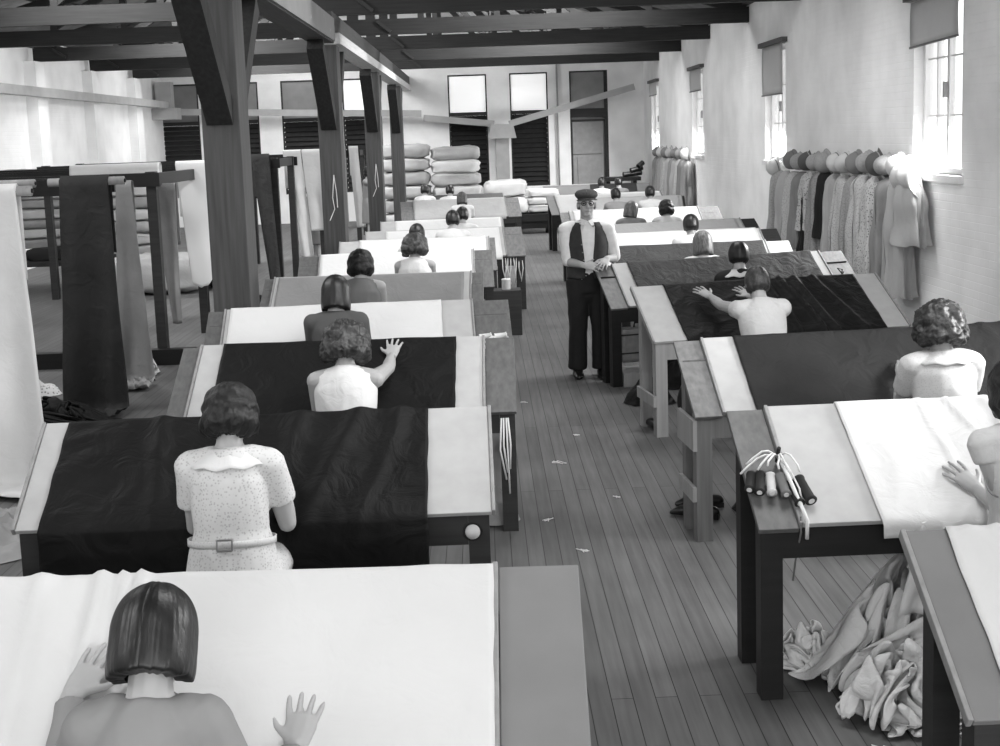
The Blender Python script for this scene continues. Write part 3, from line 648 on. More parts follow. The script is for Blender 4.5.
def make_hair(t, hc, hx, hf, hu, style, hm, seed=None, fine=1.0, hemlen=None):
    seed = HID[0]*3.3 if seed is None else seed
    R = {'bob': (.096, .110, .120), 'curly': (.124, .124, .126), 'wavy': (.108, .116, .122), 'short': (.087, .106, .116)}[style]
    hem_b = {'bob': -.125, 'curly': -.105, 'wavy': -.112, 'short': -.080}[style]; flare = {'bob': .10, 'curly': .35, 'wavy': .22, 'short': -.30}[style]
    if hemlen: hem_b = hemlen
    NU, NV = (110, 46) if fine > 1 else (56, 24)
    c = hc+hu*.008-hf*.008
    def fn(u, v):
        a = 2*PI*u; ca, sa = math.cos(a), math.sin(a); fr = max(0, -ca)
        hem = hem_b+(.055-hem_b)*min(1, max(0, (fr-.28)/.35)); k = min(v, .88)/.88
        th = k*PI/2*1.0
        if k < .55: z = R[2]*math.cos(k/.55*PI/2) if hem < 0 else R[2]-(R[2]-hem)*k
        else: z = hem*((k-.55)/.45) if hem < 0 else R[2]-(R[2]-hem)*k
        rr = max(.0, 1-(max(z, 0)/R[2])**2.25)**.5 if z > 0 else 1+flare*(-z)*2.2-(.35*((-z)/abs(hem_b))**6 if style != 'bob' else .06*((-z)/abs(hem_b))**6)
        if v > .88: rr *= 1-(v-.88)/.12*.4
        x, y = sa*R[0]*rr, -ca*R[1]*rr
        if style in ('bob', 'short'):
            w = .0035*nz(sa*3+seed, ca*3, seed+z*4)+.0012*math.sin(a*46+nz(sa*3, z*8, ca*3)*3)*min(1, rr)
            z -= .006*nz(sa*5+seed, ca*5, 3.3)*(1 if z < 0 else 0)
            if abs(sa) < .05 and ca > 0: pass
        elif style == 'wavy':
            w = .0035*math.sin(z*95+3*nz(sa*2+seed, ca*2, z*9))*min(1, rr)+.007*nz(x*18+seed, y*18, z*12)+.0025*nz(x*70+seed, y*70, z*30)
        else:
            w = .014*nz(x*22+seed, y*22, z*22)+.012*(.5-abs(nz(x*42+seed, y*42, z*42)))+.006*nz(x*90, y*90, z*90+seed)
        if style in ('wavy', 'curly') and z < 0: z += .012*nz(sa*6+seed, ca*6, 1.1)
        q = Vector((x, y, z)); q = q*(1+w/.11) if v < .95 else q
        return c+hx*q.x+hf*q.y+hu*q.z
    return MB().grid(fn, NU, NV).build('hair', hm or (M_hair if style in ('bob', 'short') else M_hairw), t, True)
up = (0, .82, .57)
M_print = mat('printed_cotton', .62, .85, 'print', .42, 3.4)
M_pale_print = mat('pale_dotted_cotton', .60, .85, 'print', .50, 4.0)
M_wd = mat('white_cotton', .70, .85, 'fabric', .66, 2, .25); M_gd = mat('grey_wool', .24, .9); M_dd = mat('dark_grey_cardigan', .085, .9); M_md = mat('grey_waistcoat_wool', .16, .9); M_bd = mat('near_black_wool', .02, .9)
M_pd = mat('pale_blouse', .60, .85, 'fabric', .56, 2, .3)
seated('woman with a straight dark bob and grey top, nearest, her back to us', (-.782, 2.52), 1.205, 0, .30, .64, shx=.80, dress=M_gd, hair='bob', sleeve='long', vox=.0045, hemlen=-.100,
       hands=((Vector((-1.05, 2.93, .855)), (.38, .78, .5), (0, -.55, .83)), (Vector((-.495, 2.84, .745)), (.12, .8, .52), (0, -.55, .83))))
seated('woman with curled dark hair in a printed short-sleeved dress with wide collar and belt', (-1.0, 4.60), 1.285, 0, .16, .50, shx=.94, hemlen=-.100, dress=M_print, hair='wavy', hm=M_hairdw, sleeve='short', collar=M_wd, belt=M_pale_print, vox=.008,
       hands=((Vector((-1.10, 4.93, .84)), (.4, .8, .3)), (Vector((-.85, 4.93, .84)), (-.4, .8, .3))))
seated('woman with bushy curly hair in a white sleeveless blouse, one hand raised on black cloth', (-.76, 6.42), 1.235, 0, .30, .55, dress=M_wd, hair='curly', sleeve='none', vox=.0055,
       hands=(None, (tp('L3', 1.115, .42, .035), (.1, .85, .5), (0, -.5, .85))), poles=(None, (.9, .1, -.5)))
seated('woman with a smooth dark bob and dark cardigan before white cloth', (-.99, 8.08), 1.32, 0, .22, .4, dress=M_dd, hair='bob', sleeve='long')
seated('woman with waved dark hair, grey waistcoat and bare arms', (-1.02, 10.12), 1.31, 0, .22, .4, dress=M_md, hair='wavy', hm=M_hairdw, sleeve='none')
seated('woman with loose wavy hair and low-backed white dress, fifth-row post side', (-.68, 12.05), 1.27, 0, .3, .45, dress=M_wd, hair='curly', sleeve='none')
seated('woman whose dark crown shows just above the loose-haired one', (-.73, 13.55), 1.28, 0, .25, .3, dress=M_wd, hair='short', vox=.015)
seated('woman with cropped dark hair and loose white blouse leaning over white cloth', (-.37, 15.15), 1.32, 0, .3, .4, dress=M_wd, hair='short', vox=.015)
seated('woman mostly hidden behind the cropped-haired one in the loose white blouse', (-.28, 16.95), 1.26, 0, .3, .4, dress=M_wd, hair='short', vox=.015)
seated('woman with bobbed brown hair and white blouse, halfway to the bales', (-.37, 22.7), 1.20, 0, .3, .4, dress=M_wd, hair='bob', hm=M_hairw, vox=.018)
seated('woman in white before the bales, the one nearer the aisle', (-.64, 24.95), 1.27, 0, .25, .4, dress=M_wd, hair='short', vox=.018)
seated('woman in white before the bales, the one nearer the last post', (-1.14, 24.9), 1.30, 0, .25, .4, dress=M_wd, hair='short', vox=.018)
t_, w_, _ = seated('woman at the picture edge in a sleeveless white dress with a bracelet', (1.97, 4.36), 1.31, .05, .22, .55, dress=M_pd, hair='wavy', hm=M_hairdw, sleeve='cap', vox=.0055, collar=M_wd,
       hands=((tp('R2', .69, .11, .03), (-.45, .75, .45), (-.1, -.5, .85)), None), poles=((.25, -.5, -1), None))
q_ = w_[-1]; w_bracelet = (q_+Vector((-.01, -.02, 0)), Vector((1, 0, 0)), Vector((0, .5, .86)), t_)
seated('woman with shoulder-length wavy brown hair and pale short-sleeved blouse', (2.32, 6.17), 1.27, 0, .2, .35, dress=M_pale_print, hair='curly', sleeve='short', collar=M_pale_print, vox=.009)
seated('woman in a pale sleeveless blouse, both arms spread over black cloth', (1.92, 8.42), 1.23, .06, .42, .55, dress=M_pd, hair='short', hm=M_hairw, sleeve='cap', vox=.0055,
       hands=((tp('R4', .50, .48, .035), (-.55, .75, .35), (0, -.5, .85)), (tp('R4', .80, .45, .035), (-.45, .8, .4), (0, -.5, .85))), poles=((-.4, -.8, -.5), (.8, -.4, -.5)))
seated('woman with glossy cropped hair, pale neckline and dark dress', (2.14, 10.3), 1.25, 0, .25, .35, dress=M_bd, hair='short', collar=M_wd)
seated('woman with light straight hair and a white collar before dark cloth', (2.11, 11.85), 1.20, 0, .25, .35, dress=M_wd, hair='bob', hm=M_hairl, vox=.013)
seated('woman with a neat dark cap of hair and white dress before white cloth', (2.27, 13.45), 1.28, 0, .3, .4, dress=M_wd, hair='short', vox=.013)
seated('woman with dark hair puffed at both sides, only her head above the ridge', (2.63, 17.7), 1.15, 0, .3, .4, dress=M_wd, hair='wavy', hm=M_hairdw, vox=.018)
seated('woman with fair brushed hair turned sideways, in a grey dress', (2.10, 17.6), 1.20, 0, .3, .3, hyaw=-.7, dress=M_gd, hair='bob', hm=M_hairl, vox=.015)
seated('woman in a grey blouse before grey cloth, directly beyond the cap of the overseer', (2.32, 21.6), 1.24, 0, .2, .3, dress=M_gd, hair='short', vox=.018)
seated('woman in pale blouse before grey cloth, nearer the far dresses', (2.90, 21.5), 1.26, 0, .2, .3, dress=M_pd, hair='short', vox=.018)
seated('woman at the endmost table wearing white, nearer the aisle', (2.61, 27.2), 1.20, 0, .2, .3, dress=M_wd, hair='short', vox=.022)
seated('woman at the endmost table in grey, nearer the windows', (2.98, 27.2), 1.20, 0, .2, .3, dress=M_md, hair='short', vox=.022)

def standing(label, xy, H, yaw, mats, hands, man=False, vox=.012, feet=None, turn=0):
    """facing local +Y"""
    t = empty('person', (xy[0], xy[1], 0), yaw); tag(t, label, 'person')
    k = H/1.68; inv = Matrix.Rotation(-yaw, 3, 'Z')
    def loc(p): q = Vector((p[0]-xy[0], p[1]-xy[1], 0)); q.rotate(inv); return Vector((q.x, q.y, p[2]))
    X = Vector((1, 0, 0)); Z = Vector((0, 0, 1)); n = Vector((0, 1, 0)); hip = Vector((0, 0, .88*k))
    B = MB(); tor = [(-.06, .14, .11), (.04, .16, .125), (.14, .15, .122), (.24, .152, .118), (.36, .165, .12), (.46, .15, .105), (.52, .10, .075), (.56, .055, .055)]
    B.tube([hip+Z*a*k for a, _, _ in tor], [(b, c) for _, b, c in tor], side=X, n=16, cap='round')
    nb = hip+Z*.54*k; B.tube([nb, nb+Z*.06+n*.015, nb+Z*.12+n*.02], [.058, .056, .056], side=X, n=12)
    hc = nb+Z*(.158*k)+n*.03; Mh = Matrix.Rotation(turn, 3, 'Z') @ Matrix.Rotation(.06, 3, 'X'); hx, hf, hu = Mh @ X, Mh @ n, Mh @ Z
    B.ell(hc+hu*.025-hf*.012, (.076, .094, .095), Mh, 20, 14); B.ell(hc-hu*.045+hf*.032, (.060, .058, .068), Mh); B.ell(hc-hu*.098+hf*.062, (.032, .026, .022), Mh)
    B.tube([hc+hu*.012+hf*.088, hc-hu*.012+hf*.102, hc-hu*.028+hf*.110], [(.009, .010), (.012, .012), (.017, .013)], side=hx, n=8, cap='round')
    B.ell(hc-hu*.062+hf*.090, (.026, .012, .007), Mh, 10, 6); B.ell(hc-hu*.074+hf*.088, (.022, .012, .007), Mh, 10, 6)
    B.ell(hc+hu*.032+hf*.082, (.056, .012, .012), Mh, 14, 6)
    for sg in (-1, 1):
        B.ell(hc-hu*.015+hx*(sg*.080), (.011, .022, .034), Mh, 10, 8); B.ell(hc-hu*.025+hf*.070+hx*(sg*.040), (.022, .018, .022), Mh, 8, 6)
    C = MB(); F_ = feet or ((-.11, 0), (.11, 0)); arms = {}; hips = MB(); legm = MB()
    for i, sg in enumerate((-1, 1)):
        S0 = hip+Z*.47*k+X*(sg*.185); B.tube([hip+Z*.47*k+X*(sg*.07), S0], [.06, .056], side=n, n=12, cap='round')
        tgt = loc(hands[i][0]); fd = Vector(hands[i][1]); nr = Vector(hands[i][2]); fd.rotate(inv); nr.rotate(inv)
        E_, W_ = ik(S0, tgt, .29*k, .25*k, Vector((sg*.35, -.5, -.9)))
        B.tube([S0, S0.lerp(E_, .3), S0.lerp(E_, .7), E_], [.054, .050, .042, .040], side=n, n=12, cap='round'); B.tube([E_, E_.lerp(W_, .3), E_.lerp(W_, .7), W_], [.041, .041, .032, .027], side=n, n=12, cap='round')
        hand(B, W_, fd, nr, -sg, .22)
        C.tube([S0-(E_-S0)*.1, S0.lerp(E_, .4), S0.lerp(E_, .85), E_.lerp(W_, .08), E_.lerp(W_, .16)], [.060, .062, .057, .056, .050], side=n, n=14, cap='flat'); C.tube([hip+Z*.475*k+X*(sg*.07), S0], [.072, .068], side=n, n=12, cap='round')
        fx, fy = F_[i]; A = Vector((fx, fy, .09)); H0 = hip+X*(sg*.09)-Z*.03; K = H0.lerp(A, .48)+n*.03
        B.tube([H0, K, A], [.085, .055, .036], side=X, n=12, cap='round'); B.tube([A+Vector((0, -.04, -.04)), A+Vector((0, .14, -.055))], [(.035, .04), (.03, .02)], side=X, n=10, cap='round')
        legm.tube([H0+Z*.04, H0.lerp(K, .5), K, K.lerp(A, .5), A-Z*.015], [(.108, .115), (.095, .10), (.082, .085), (.080, .082), (.085, .095)], side=X, n=16)
        MB().tube([A+Vector((0, -.075, -.055)), A+Vector((0, .04, -.05)), A+Vector((0, .14, -.06)), A+Vector((0, .185, -.07))], [(.040, .034), (.048, .044), (.046, .03), (.030, .018)], side=X, n=14, cap='round').build('shoe', M_black_leather, t, True)
    remeshed(B, 'body', M_skin2 if man else M_skin, t, vox, 1 if man else 2)
    if man:
        C.tube([hip+Z*a*k for a in (.02, .12, .24, .36, .46, .515, .54)], [(.172, .137), (.166, .135), (.168, .132), (.178, .134), (.160, .118), (.09, .08), (.072, .07)], side=X, n=20)
        remeshed(C, 'shirt', mats['shirt'], t, .009, 2, (.006, 11, 3, .5))
        # waistcoat: open-fronted shell
        prof = [(.03, .182, .146), (.12, .176, .144), (.24, .178, .142), (.34, .186, .146), (.43, .172, .134), (.49, .158, .116), (.53, .118, .092)]
        def vf(u, v):
            i = v*(len(prof)-1); j = min(int(i), len(prof)-2); q = i-j; a_, b_, c_ = [prof[j][m]+(prof[j+1][m]-prof[j][m])*q for m in range(3)]
            op = .14 + .34*v**1.2   # half-opening angle at the front
            if v < .18: op = .16+.5*(.18-v)
            aa = op+u*(2*PI-2*op); arm = max(0, 1-abs(abs(aa-PI)-PI/2)/.62)*max(0, min(1, (v-.52)/.2)); sc = 1-.10*arm
            return hip+Z*(a_*k)+X*(math.sin(aa)*b_*sc)+n*(math.cos(aa)*c_*(1+.03*math.sin(aa*7)*v))
        vest_ = MB().grid(vf, 60, 26, .006).build('waistcoat', mats['vest'], t, True)
        for i in range(5): MB().ell(hip+Z*(.06+.07*i)*k+n*(.150)+X*(.03+.008*i), (.006, .004, .006), None, 8, 6).build('button', M_bolt, vest_)
        for sg in (-1, 1):
            MB().add([hip+Z*.565*k+X*(sg*.055)+n*.035, hip+Z*.548*k+X*(sg*.006)+n*.092, hip+Z*.505*k+X*(sg*.034)+n*.122, hip+Z*.52*k+X*(sg*.07)+n*.085], [(0, 1, 2, 3)]).build('collar', mats['shirt'], t).modifiers.new('s', 'SOLIDIFY').thickness = .005
        l = legm; l.tube([hip-Z*.10, hip, hip+Z*.09], [(.165, .13), (.175, .14), (.168, .138)], side=X, n=18, cap='flat'); l.ell(hip-Z*.05-n*.04, (.15, .11, .12)); l.ell(hip-Z*.12, (.11, .115, .09))
        remeshed(l, 'trousers', mats['trousers'], t, .010, 3, (.006, 8, 5, .6))
        # flat cap
        cc = hc+hu*.075
        def capf(u, v):
            a = 2*PI*u; r = [0, .06, .095, .112, .112, .098, .088][min(6, int(v*6))] ; j = min(5, int(v*6)); q = v*6-j; R_ = [.001, .055, .092, .110, .112, .100, .086]; Zz = [.052, .050, .040, .018, .0, -.016, -.030]
            r = R_[j]+(R_[j+1]-R_[j])*q; z = Zz[j]+(Zz[j+1]-Zz[j])*q; fy_ = math.cos(a)
            return cc+hx*(math.sin(a)*r*.92)+hf*(fy_*r*1.1+.004)+hu*(z+.010*(-fy_)*(r/.11)-.012*max(0, fy_)*(r/.11)+.004*nz(a*2, v*4))
        cp = MB().grid(capf, 36, 14).build('cap', mats['cap'], t, True)
        def peak(u, v): a = -1.05+2.1*u; r = .088+.05*v*math.cos(a*.9); return cc+hx*(math.sin(a)*r*.92)+hf*(math.cos(a)*r*1.12)-hu*(.018+.020*v+.006*abs(a))
        MB().grid(peak, 16, 4, .005).build('cap_peak', mats['cap'], cp, True)
        MB().grid(lambda u, v: (lambda a: hc+hx*(math.sin(a)*.078)+hf*(-math.cos(a)*.097-.008)+hu*(.035-v*.085))((u-.5)*3.6), 20, 6).build('hair', M_hairl, t, True)
        gm = MB()
        for sg in (-1, 1):
            e = hc+hx*(sg*.033)+hf*.109+hu*.002; pts = [e+hx*(.021*math.cos(i*PI/8))+hu*(.018*math.sin(i*PI/8)) for i in range(17)]; gm.tube(pts, .0030, side=hf, n=5)
            gm.tube([e+hx*(sg*.021), hc+hx*(sg*.084)+hf*.03+hu*.006, hc+hx*(sg*.086)+hf*.0+hu*.002], .0014, side=hu, n=5)
            MB().ell(hc+hx*(sg*.031)+hf*.083+hu*.001, (.012, .010, .006), Mh, 8, 6).build('eye', M_bd, t, True)
        gm.tube([hc+hf*.108+hx*-.012+hu*.006, hc+hf*.112+hu*.010, hc+hf*.108+hx*.012+hu*.006], .0016, side=hu, n=5).build('spectacles', M_bd, t, True)
        MB().ell(hc-hu*.066+hf*.100, (.024, .007, .0035), Mh, 8, 6).build('mouth_line', M_gd, t, True)
    else:
        C.tube([hip+Z*a*k for a in (-.45, -.2, .0, .12, .24, .36, .46, .515)], [(.21, .17), (.20, .16), (.185, .15), (.15, .13), (.16, .13), (.168, .13), (.152, .11), (.085, .075)], side=X, n=18)
        remeshed(C, 'dress', mats['dress'], t, .014, 3, (.008, 7, 9, .4))
        make_hair(t, hc, hx, hf, hu, 'wavy', M_hair, 5.5)
    return t
M_shirt = mat('striped_shirt', .74, .85, 'worn', .66, 6)
M_vest = mat('dark_waistcoat', .045, .8, 'worn', .03, 6); M_trou = mat('dark_trousers', .014, .8, 'worn', .010, 6); M_cap = mat('dark_tweed', .06, .9, 'worn', .03, 20)
standing('elderly overseer in flat cap, spectacles and dark waistcoat standing in the aisle', (.925, 11.16), 1.66, PI, dict(shirt=M_shirt, vest=M_vest, trousers=M_trou, cap=M_cap),
         ((Vector((1.08, 10.98, 1.075)), (-.25, -.45, -.25), (.1, -.5, .8)), (Vector((.875, 10.93, 1.03)), (1, -.12, -.12), (.1, -.75, .55))), man=True, vox=.0065, feet=((-.10, 0.04), (.115, .0)), turn=.0)
standing('figure in a drab grey dress half hidden between the pale drapes', (-2.98, 22.2), 1.58, -1.2, dict(dress=M_md), ((Vector((-2.7, 22.0, 1.2)), (1, 0, .2), (0, 0, 1)), (Vector((-2.7, 22.4, 1.2)), (1, 0, .2), (0, 0, 1))), vox=.016)
standing('figure in a light grey dress by the last posts', (-2.45, 27.2), 1.62, -1.8, dict(dress=M_grey), ((Vector((-2.2, 27.0, 1.1)), (1, 0, .2), (0, 0, 1)), (Vector((-2.2, 27.4, 1.1)), (1, 0, .2), (0, 0, 1))), vox=.018)

# ------------------------------------------------------------ hats and dresses on the window wall
def dress_on_hook(y, ztop, L, w, m, label, seed, sleeves=True, dark=None, group='dresses hanging under the near hats', off=.0, flare=.4):
    """garment hung by its neck: flattened pleated tube, long sleeves hanging"""
    t = empty('hanging_dress', (XR-.02-off, y, ztop)); tag(t, label, 'dress', group)
    def fn(u, v):
        a = 2*PI*u; z = -v*L; sh = min(1, v/.11)**.6
        ww = w*(.16+.34*sh)*(1+flare*max(0, v-.2)) ; dd = .045+.075*sh+.03*v
        k = 1+.30*min(.6, max(0, v-.04)*1.6)*math.sin(a*6+seed+v*1.5)+.16*math.sin(a*11+seed*2+v)*v+.22*nz(math.cos(a)*1.5, v*3.5, seed)
        fold = nz(u*3+seed, v*2.2, seed)
        return Vector((-.085-dd*.3-dd*math.cos(a)*k*.9 - .01*fold, ww*math.sin(a)*k+.03*nz(v*3, seed), z+.015*math.sin(a*5+seed)*(v > .97)))
    MB().grid(fn, 44, 22).build('skirt_and_bodice', m, t, True)
    if sleeves:
        for sg in (-1, 1):
            l = .34+.1*abs(nz(seed, sg)); MB().tube([(-.10, sg*w*.34, -.09), (-.13, sg*w*.5, -.20), (-.14, sg*w*.53, -.20-l*.5), (-.13, sg*w*.50, -.2-l)], [(.04, .05), (.035, .05), (.035, .045), (.04, .05)], side=(1, 0, 0), n=12).build('sleeve', m, t, True)
    MB().grid(lambda u, v: (-.12-.03*math.sin(u*PI)-v*.02, (u-.5)*w*.5, -.015-v*.07-.03*math.sin(u*PI)), 10, 3, .006).build('collar', dark or m, t, True)
    return t
def hat(y, z, r, m, label, seed, tilt=0.0, brim=.035, group='hats on the near hooks', off=.0):
    """cloche hat hung on its hook with the crown turned into the room"""
    t = empty('cloche_hat', (XR-.14-off, y, z), 0); tag(t, label, 'hat', group)
    M = Matrix.Rotation(-PI/2-.25+tilt, 4, 'Y') @ Matrix.Rotation(seed, 4, 'Z')
    prof = [(r*1.0+brim, -.022), (r*1.0+brim*.55, -.012), (r*.98, .0), (r*1.0, .03), (r*.97, .07), (r*.86, .11), (r*.62, .145), (r*.3, .162), (.004, .166)]
    def fn(u, v):
        i = min(int(v*(len(prof)-1)), len(prof)-2); q = v*(len(prof)-1)-i; a = 2*PI*u
        rr = prof[i][0]+(prof[i+1][0]-prof[i][0])*q; z_ = prof[i][1]+(prof[i+1][1]-prof[i][1])*q
        k = 1+.05*nz(math.cos(a)*2+seed, math.sin(a)*2, v*3); fl = .014*math.sin(a*2+seed)*(1-v)**2
        return M @ Vector((rr*math.cos(a)*k*1.08, rr*math.sin(a)*k*.94, z_+fl))
    MB().grid(fn, 30, 18).build('crown', m, t, True)
    bd = MB(); pts = [M @ Vector(((r*1.085)*math.cos(i*PI/14), (r*.95)*math.sin(i*PI/14), .018)) for i in range(29)]
    bd.tube(pts, .006, n=6).build('hat_band', M_md if seed % 2 < 1 else M_lgrey, t, True)
    return t
M_fl1 = mat('small_flower_print', .55, .85, 'print', .25, 2.2); M_fl2 = mat('bold_spot_print', .58, .85, 'print', .15, 1.5); M_fl3 = mat('fine_check_print', .36, .85, 'print', .16, 2.6)
M_h1 = mat('straw_hat', .42, .8, 'worn', .34, 14); M_h2 = mat('felt_hat_grey', .22, .9); M_h3 = mat('felt_hat_dark', .12, .9); M_h4 = mat('felt_hat_pale', .62, .9)
o = MB().box(XR-.03, XR-.001, 12.3, 18.7, 1.60, 1.70).build('hook_rail', M_wframe); tag(o, 'white wooden hook rail behind the near hats and dresses', 'hook rail')
for y in [12.5+i*.47 for i in range(13)]: MB().tube([(XR-.03, y, 1.66), (XR-.09, y, 1.65), (XR-.10, y, 1.69)], .006, n=6).build('hook', M_bolt, o)
ND = [(12.75, 1.66, .72, .60, M_lgrey, 'plain grey jacket hung over a skirt, nearest garment on the near rail', 0.8, .5),
      (13.05, 1.62, 1.25, .42, M_lgrey, 'pale pleated skirt hanging lowest under the grey jacket', 1.1, .7),
      (13.42, 1.60, 1.10, .46, M_tan, 'drab plain dress next to the grey jacket', 2.3, .2),
      (13.85, 1.60, 1.12, .50, M_fl2, 'boldly flowered dress with flutter collar below the dark-brimmed hat', 3.1, .5),
      (14.30, 1.60, 1.08, .46, M_fl1, 'flowered dress with a pale ruffle, right beside the boldest print', 4.2, .4),
      (14.65, 1.58, 1.12, .44, M_fl3, 'checked dark dress between the two flowered ones and the long one', 5.4, .3),
      (15.05, 1.58, 1.10, .46, M_fl1, 'long small-flowered dress hanging in the middle of the near rail', 6.1, .4),
      (15.45, 1.58, 1.05, .42, M_lgrey, 'plain light dress just on the aisle side of the black garment', 7.5, .3),
      (15.85, 1.62, .86, .26, M_bd, 'narrow black garment among the pale dresses', 8.2, .0),
      (16.15, 1.58, 1.08, .46, M_fl3, 'fine-patterned dress right behind the black garment', 9.4, .4),
      (16.60, 1.58, .78, .44, M_fl2, 'short spotted frock over a black hem', 10.3, .2),
      (17.05, 1.56, 1.06, .42, M_grey, 'plain mid grey dress beyond the short spotted frock', 11.1, .3),
      (17.50, 1.55, 1.05, .44, M_fl1, 'flowered dress next but one to the end of the near rail', 12.7, .3),
      (17.95, 1.55, 1.02, .42, M_lgrey, 'pale plain dress just before the last on the near rail', 13.5, .3),
      (18.35, 1.54, 1.05, .46, M_fl3, 'checked dress at the far end of the near rail under the pale hat', 14.9, .3)]
for y, z, L_, w, m, lb, sd, fl in ND: dress_on_hook(y, z, L_, w, m, lb, sd, sleeves=sd not in (8.2, 1.1), flare=fl)
o = dress_on_hook(16.62, 1.30, .82, .22, M_bd, 'black under-dress showing beneath the short spotted frock', 22.2, sleeves=False, off=.0, flare=.1)
o = empty('white_blouse', (XR-.03, 12.72, 1.70)); tag(o, 'bright white blouse thrown over the nearest hooks beside the window', 'blouse')
MB().grid(lambda u, v: (-.10-.18*math.sin(PI*min(1, v*1.6))*(.6+.4*math.sin(u*PI))-.016*math.sin(u*22+v*2), (u-.5)*(.62+.12*v)*.92, .02+.14*math.sin(u*PI)*(1-v)-.50*v+.012*math.sin(u*9)), 40, 18, .006).build('drape', M_linen, o, True)
NH = [(12.98, 1.74, .115, M_h4, 'white hat half under the white blouse'), (13.38, 1.745, .115, M_h1, 'pale straw hat next to the white blouse'), (13.66, 1.75, .125, M_h3, 'dark wide-brimmed hat near the white blouse'), (14.02, 1.76, .125, M_h1, 'straw hat beside the dark wide-brimmed one'),
      (14.42, 1.74, .125, M_h2, 'mid grey felt hat facing the aisle'), (14.85, 1.735, .12, M_h4, 'white hat in the middle of the row'), (15.22, 1.735, .115, M_h4, 'off-white hat, second of the two pale ones in mid row'),
      (15.78, 1.72, .13, M_h1, 'large straw hat with a speckled band'), (16.18, 1.72, .115, M_h1, 'small straw hat tucked behind the large straw one'), (16.6, 1.72, .12, M_h3, 'dark hat above the short spotted frock'),
      (17.02, 1.71, .12, M_h1, 'pale hat between the two darker ones'), (17.42, 1.72, .12, M_h2, 'dark grey hat, last but one of the near row'), (18.45, 1.60, .13, M_h4, 'pale hat hung lower at the end of the near rail under the window')]
for i, (y, z, r, m, lb) in enumerate(NH): hat(y, z, r, m, lb, i*1.7, brim=.035 if i in (2, 7) else .015)
o = MB().box(XR-.03, XR-.001, 26.2, 31.2, 1.58, 1.68).build('hook_rail', M_wframe); tag(o, 'white hook rail of the far hats, before the corner', 'hook rail')
for y in [26.4+i*.5 for i in range(10)]: MB().tube([(XR-.03, y, 1.64), (XR-.09, y, 1.63), (XR-.10, y, 1.67)], .006, n=6).build('hook', M_bolt, o)
fd = ['nearest the viewer', 'second in', 'third in', 'fourth in', 'in the middle', 'just past the middle', 'fourth from the corner', 'third from the corner', 'second from the corner', 'closest to the corner']
fm = [M_fl3, M_grey, M_fl1, M_lgrey, M_tan, M_lgrey, M_fl1, M_lgrey, M_fl3, M_tan]
for i in range(10):
    dress_on_hook(26.5+i*.5, 1.56, 1.15+.08*math.sin(i*2), .46, fm[i], '%s dress on the far rail, %s' % (['checked', 'grey', 'flowered', 'pale', 'drab', 'light', 'flowered', 'pale', 'checked', 'drab'][i], fd[i]), 30+i*1.9, group='dresses hanging on the far rail')
for i in range(7): hat(26.45+i*.72, 1.68, .12, (M_h4, M_h1, M_h2, M_h1, M_h2, M_h4, M_h2)[i], '%s hat on the far rail, %s' % (('white', 'straw', 'grey felt', 'pale straw', 'dull felt', 'off-white', 'grey')[i], ['first from the viewer', 'second from the viewer', 'third from the viewer', 'in the middle of the seven', 'third from the corner', 'second from the corner', 'at the corner end'][i]), i*2.3, group='hats on the far rail')
o = MB(); o.box(3.2, 4.2, 33.0, 33.7, 1.00, 1.10).box(3.3, 3.4, 33.1, 33.6, .1, 1.0).box(4.0, 4.1, 33.1, 33.6, .1, 1.0)
for i in range(3): o.tube([(3.75+.2*i, 33.2, 1.16+.1*i), (4.25+.02*i, 33.3, 1.2+.13*i)], .07, n=10)
o = o.build('dark_trestle', M_black_wood); o.location.z = -.1; tag(o, 'dark trestle with rolls in the far corner by the last window', 'trestle')

# ------------------------------------------------------------ bales and folded cloth
def bale(c, sx, sy, sz, m, label, group, seed, rz=0.0, cat='bale', name='cloth_bale'):
    def fn(u, v):
        a = 2*PI*u; b = -PI/2+PI*v; e = .38
        f = lambda q: math.copysign(abs(q)**e, q)
        x, y, z = f(math.cos(b))*f(math.cos(a)), f(math.cos(b))*f(math.sin(a)), f(math.sin(b))
        k = 1+.10*nz(x*1.8+seed, y*1.8, z*2)+.06*nz(x*5, y*5+seed, z*7)+.05*nz(x*11, y*11+seed, z*13)-.04*abs(math.sin(z*5+seed))
        return Vector((x*sx/2*k, y*sy/2*k, z*sz/2*(1+.22*nz(x*2+seed, y*2)+.14*nz(x*6, y*6, seed)-.10*(abs(x)**3))))
    o = MB().grid(fn, 36, 16).build(name, m, None, True); o.location = c; o.rotation_euler.z = rz
    tag(o, label, cat, group); return o
g1 = 'bales stacked beyond the last post'
k = 0; nm = ['lowest', 'second', 'third', 'fourth', 'fifth', 'topmost']
for col, x in enumerate((-1.92, -.64)):
    for r in range(6):
        bale((x+.05*nz(r, col), 31.9+.05*nz(col, r), .17+r*(.325 if col else .345)), 1.27, 1.0, .345, M_lgrey if r % 2 else M_white2, '%s bale in the %s stack before the shuttered wall' % (nm[r], 'post-side' if not col else 'aisle-side'), g1, k*1.37); k += 1
for r in range(3):
    bale((.55, 29.6, .2+r*.38), 1.05, .9, .39, M_white2 if r != 1 else M_lgrey, '%s in the low pile of folded cloth behind the aisle' % ('bottom bale', 'middle bale', 'rounded top bale')[r], 'low bales behind the aisle', 40+r)
for r in range(3):
    bale((1.35, 28.3, .55+r*.17), .75, .7, .18, M_white2, '%s folded length on the dark low truck beside the aisle end' % ('lowest', 'middle', 'top')[r], 'folded lengths on the truck', 50+r, .1)
bale((.62, 28.25, .62), .85, .7, .34, M_white2, 'plump white bale on the dark low truck', 'folded lengths on the truck', 61)
t = empty('low_truck', (.95, 28.2, 0)); tag(t, 'dark low truck carrying folded cloth at the end of the aisle', 'truck')
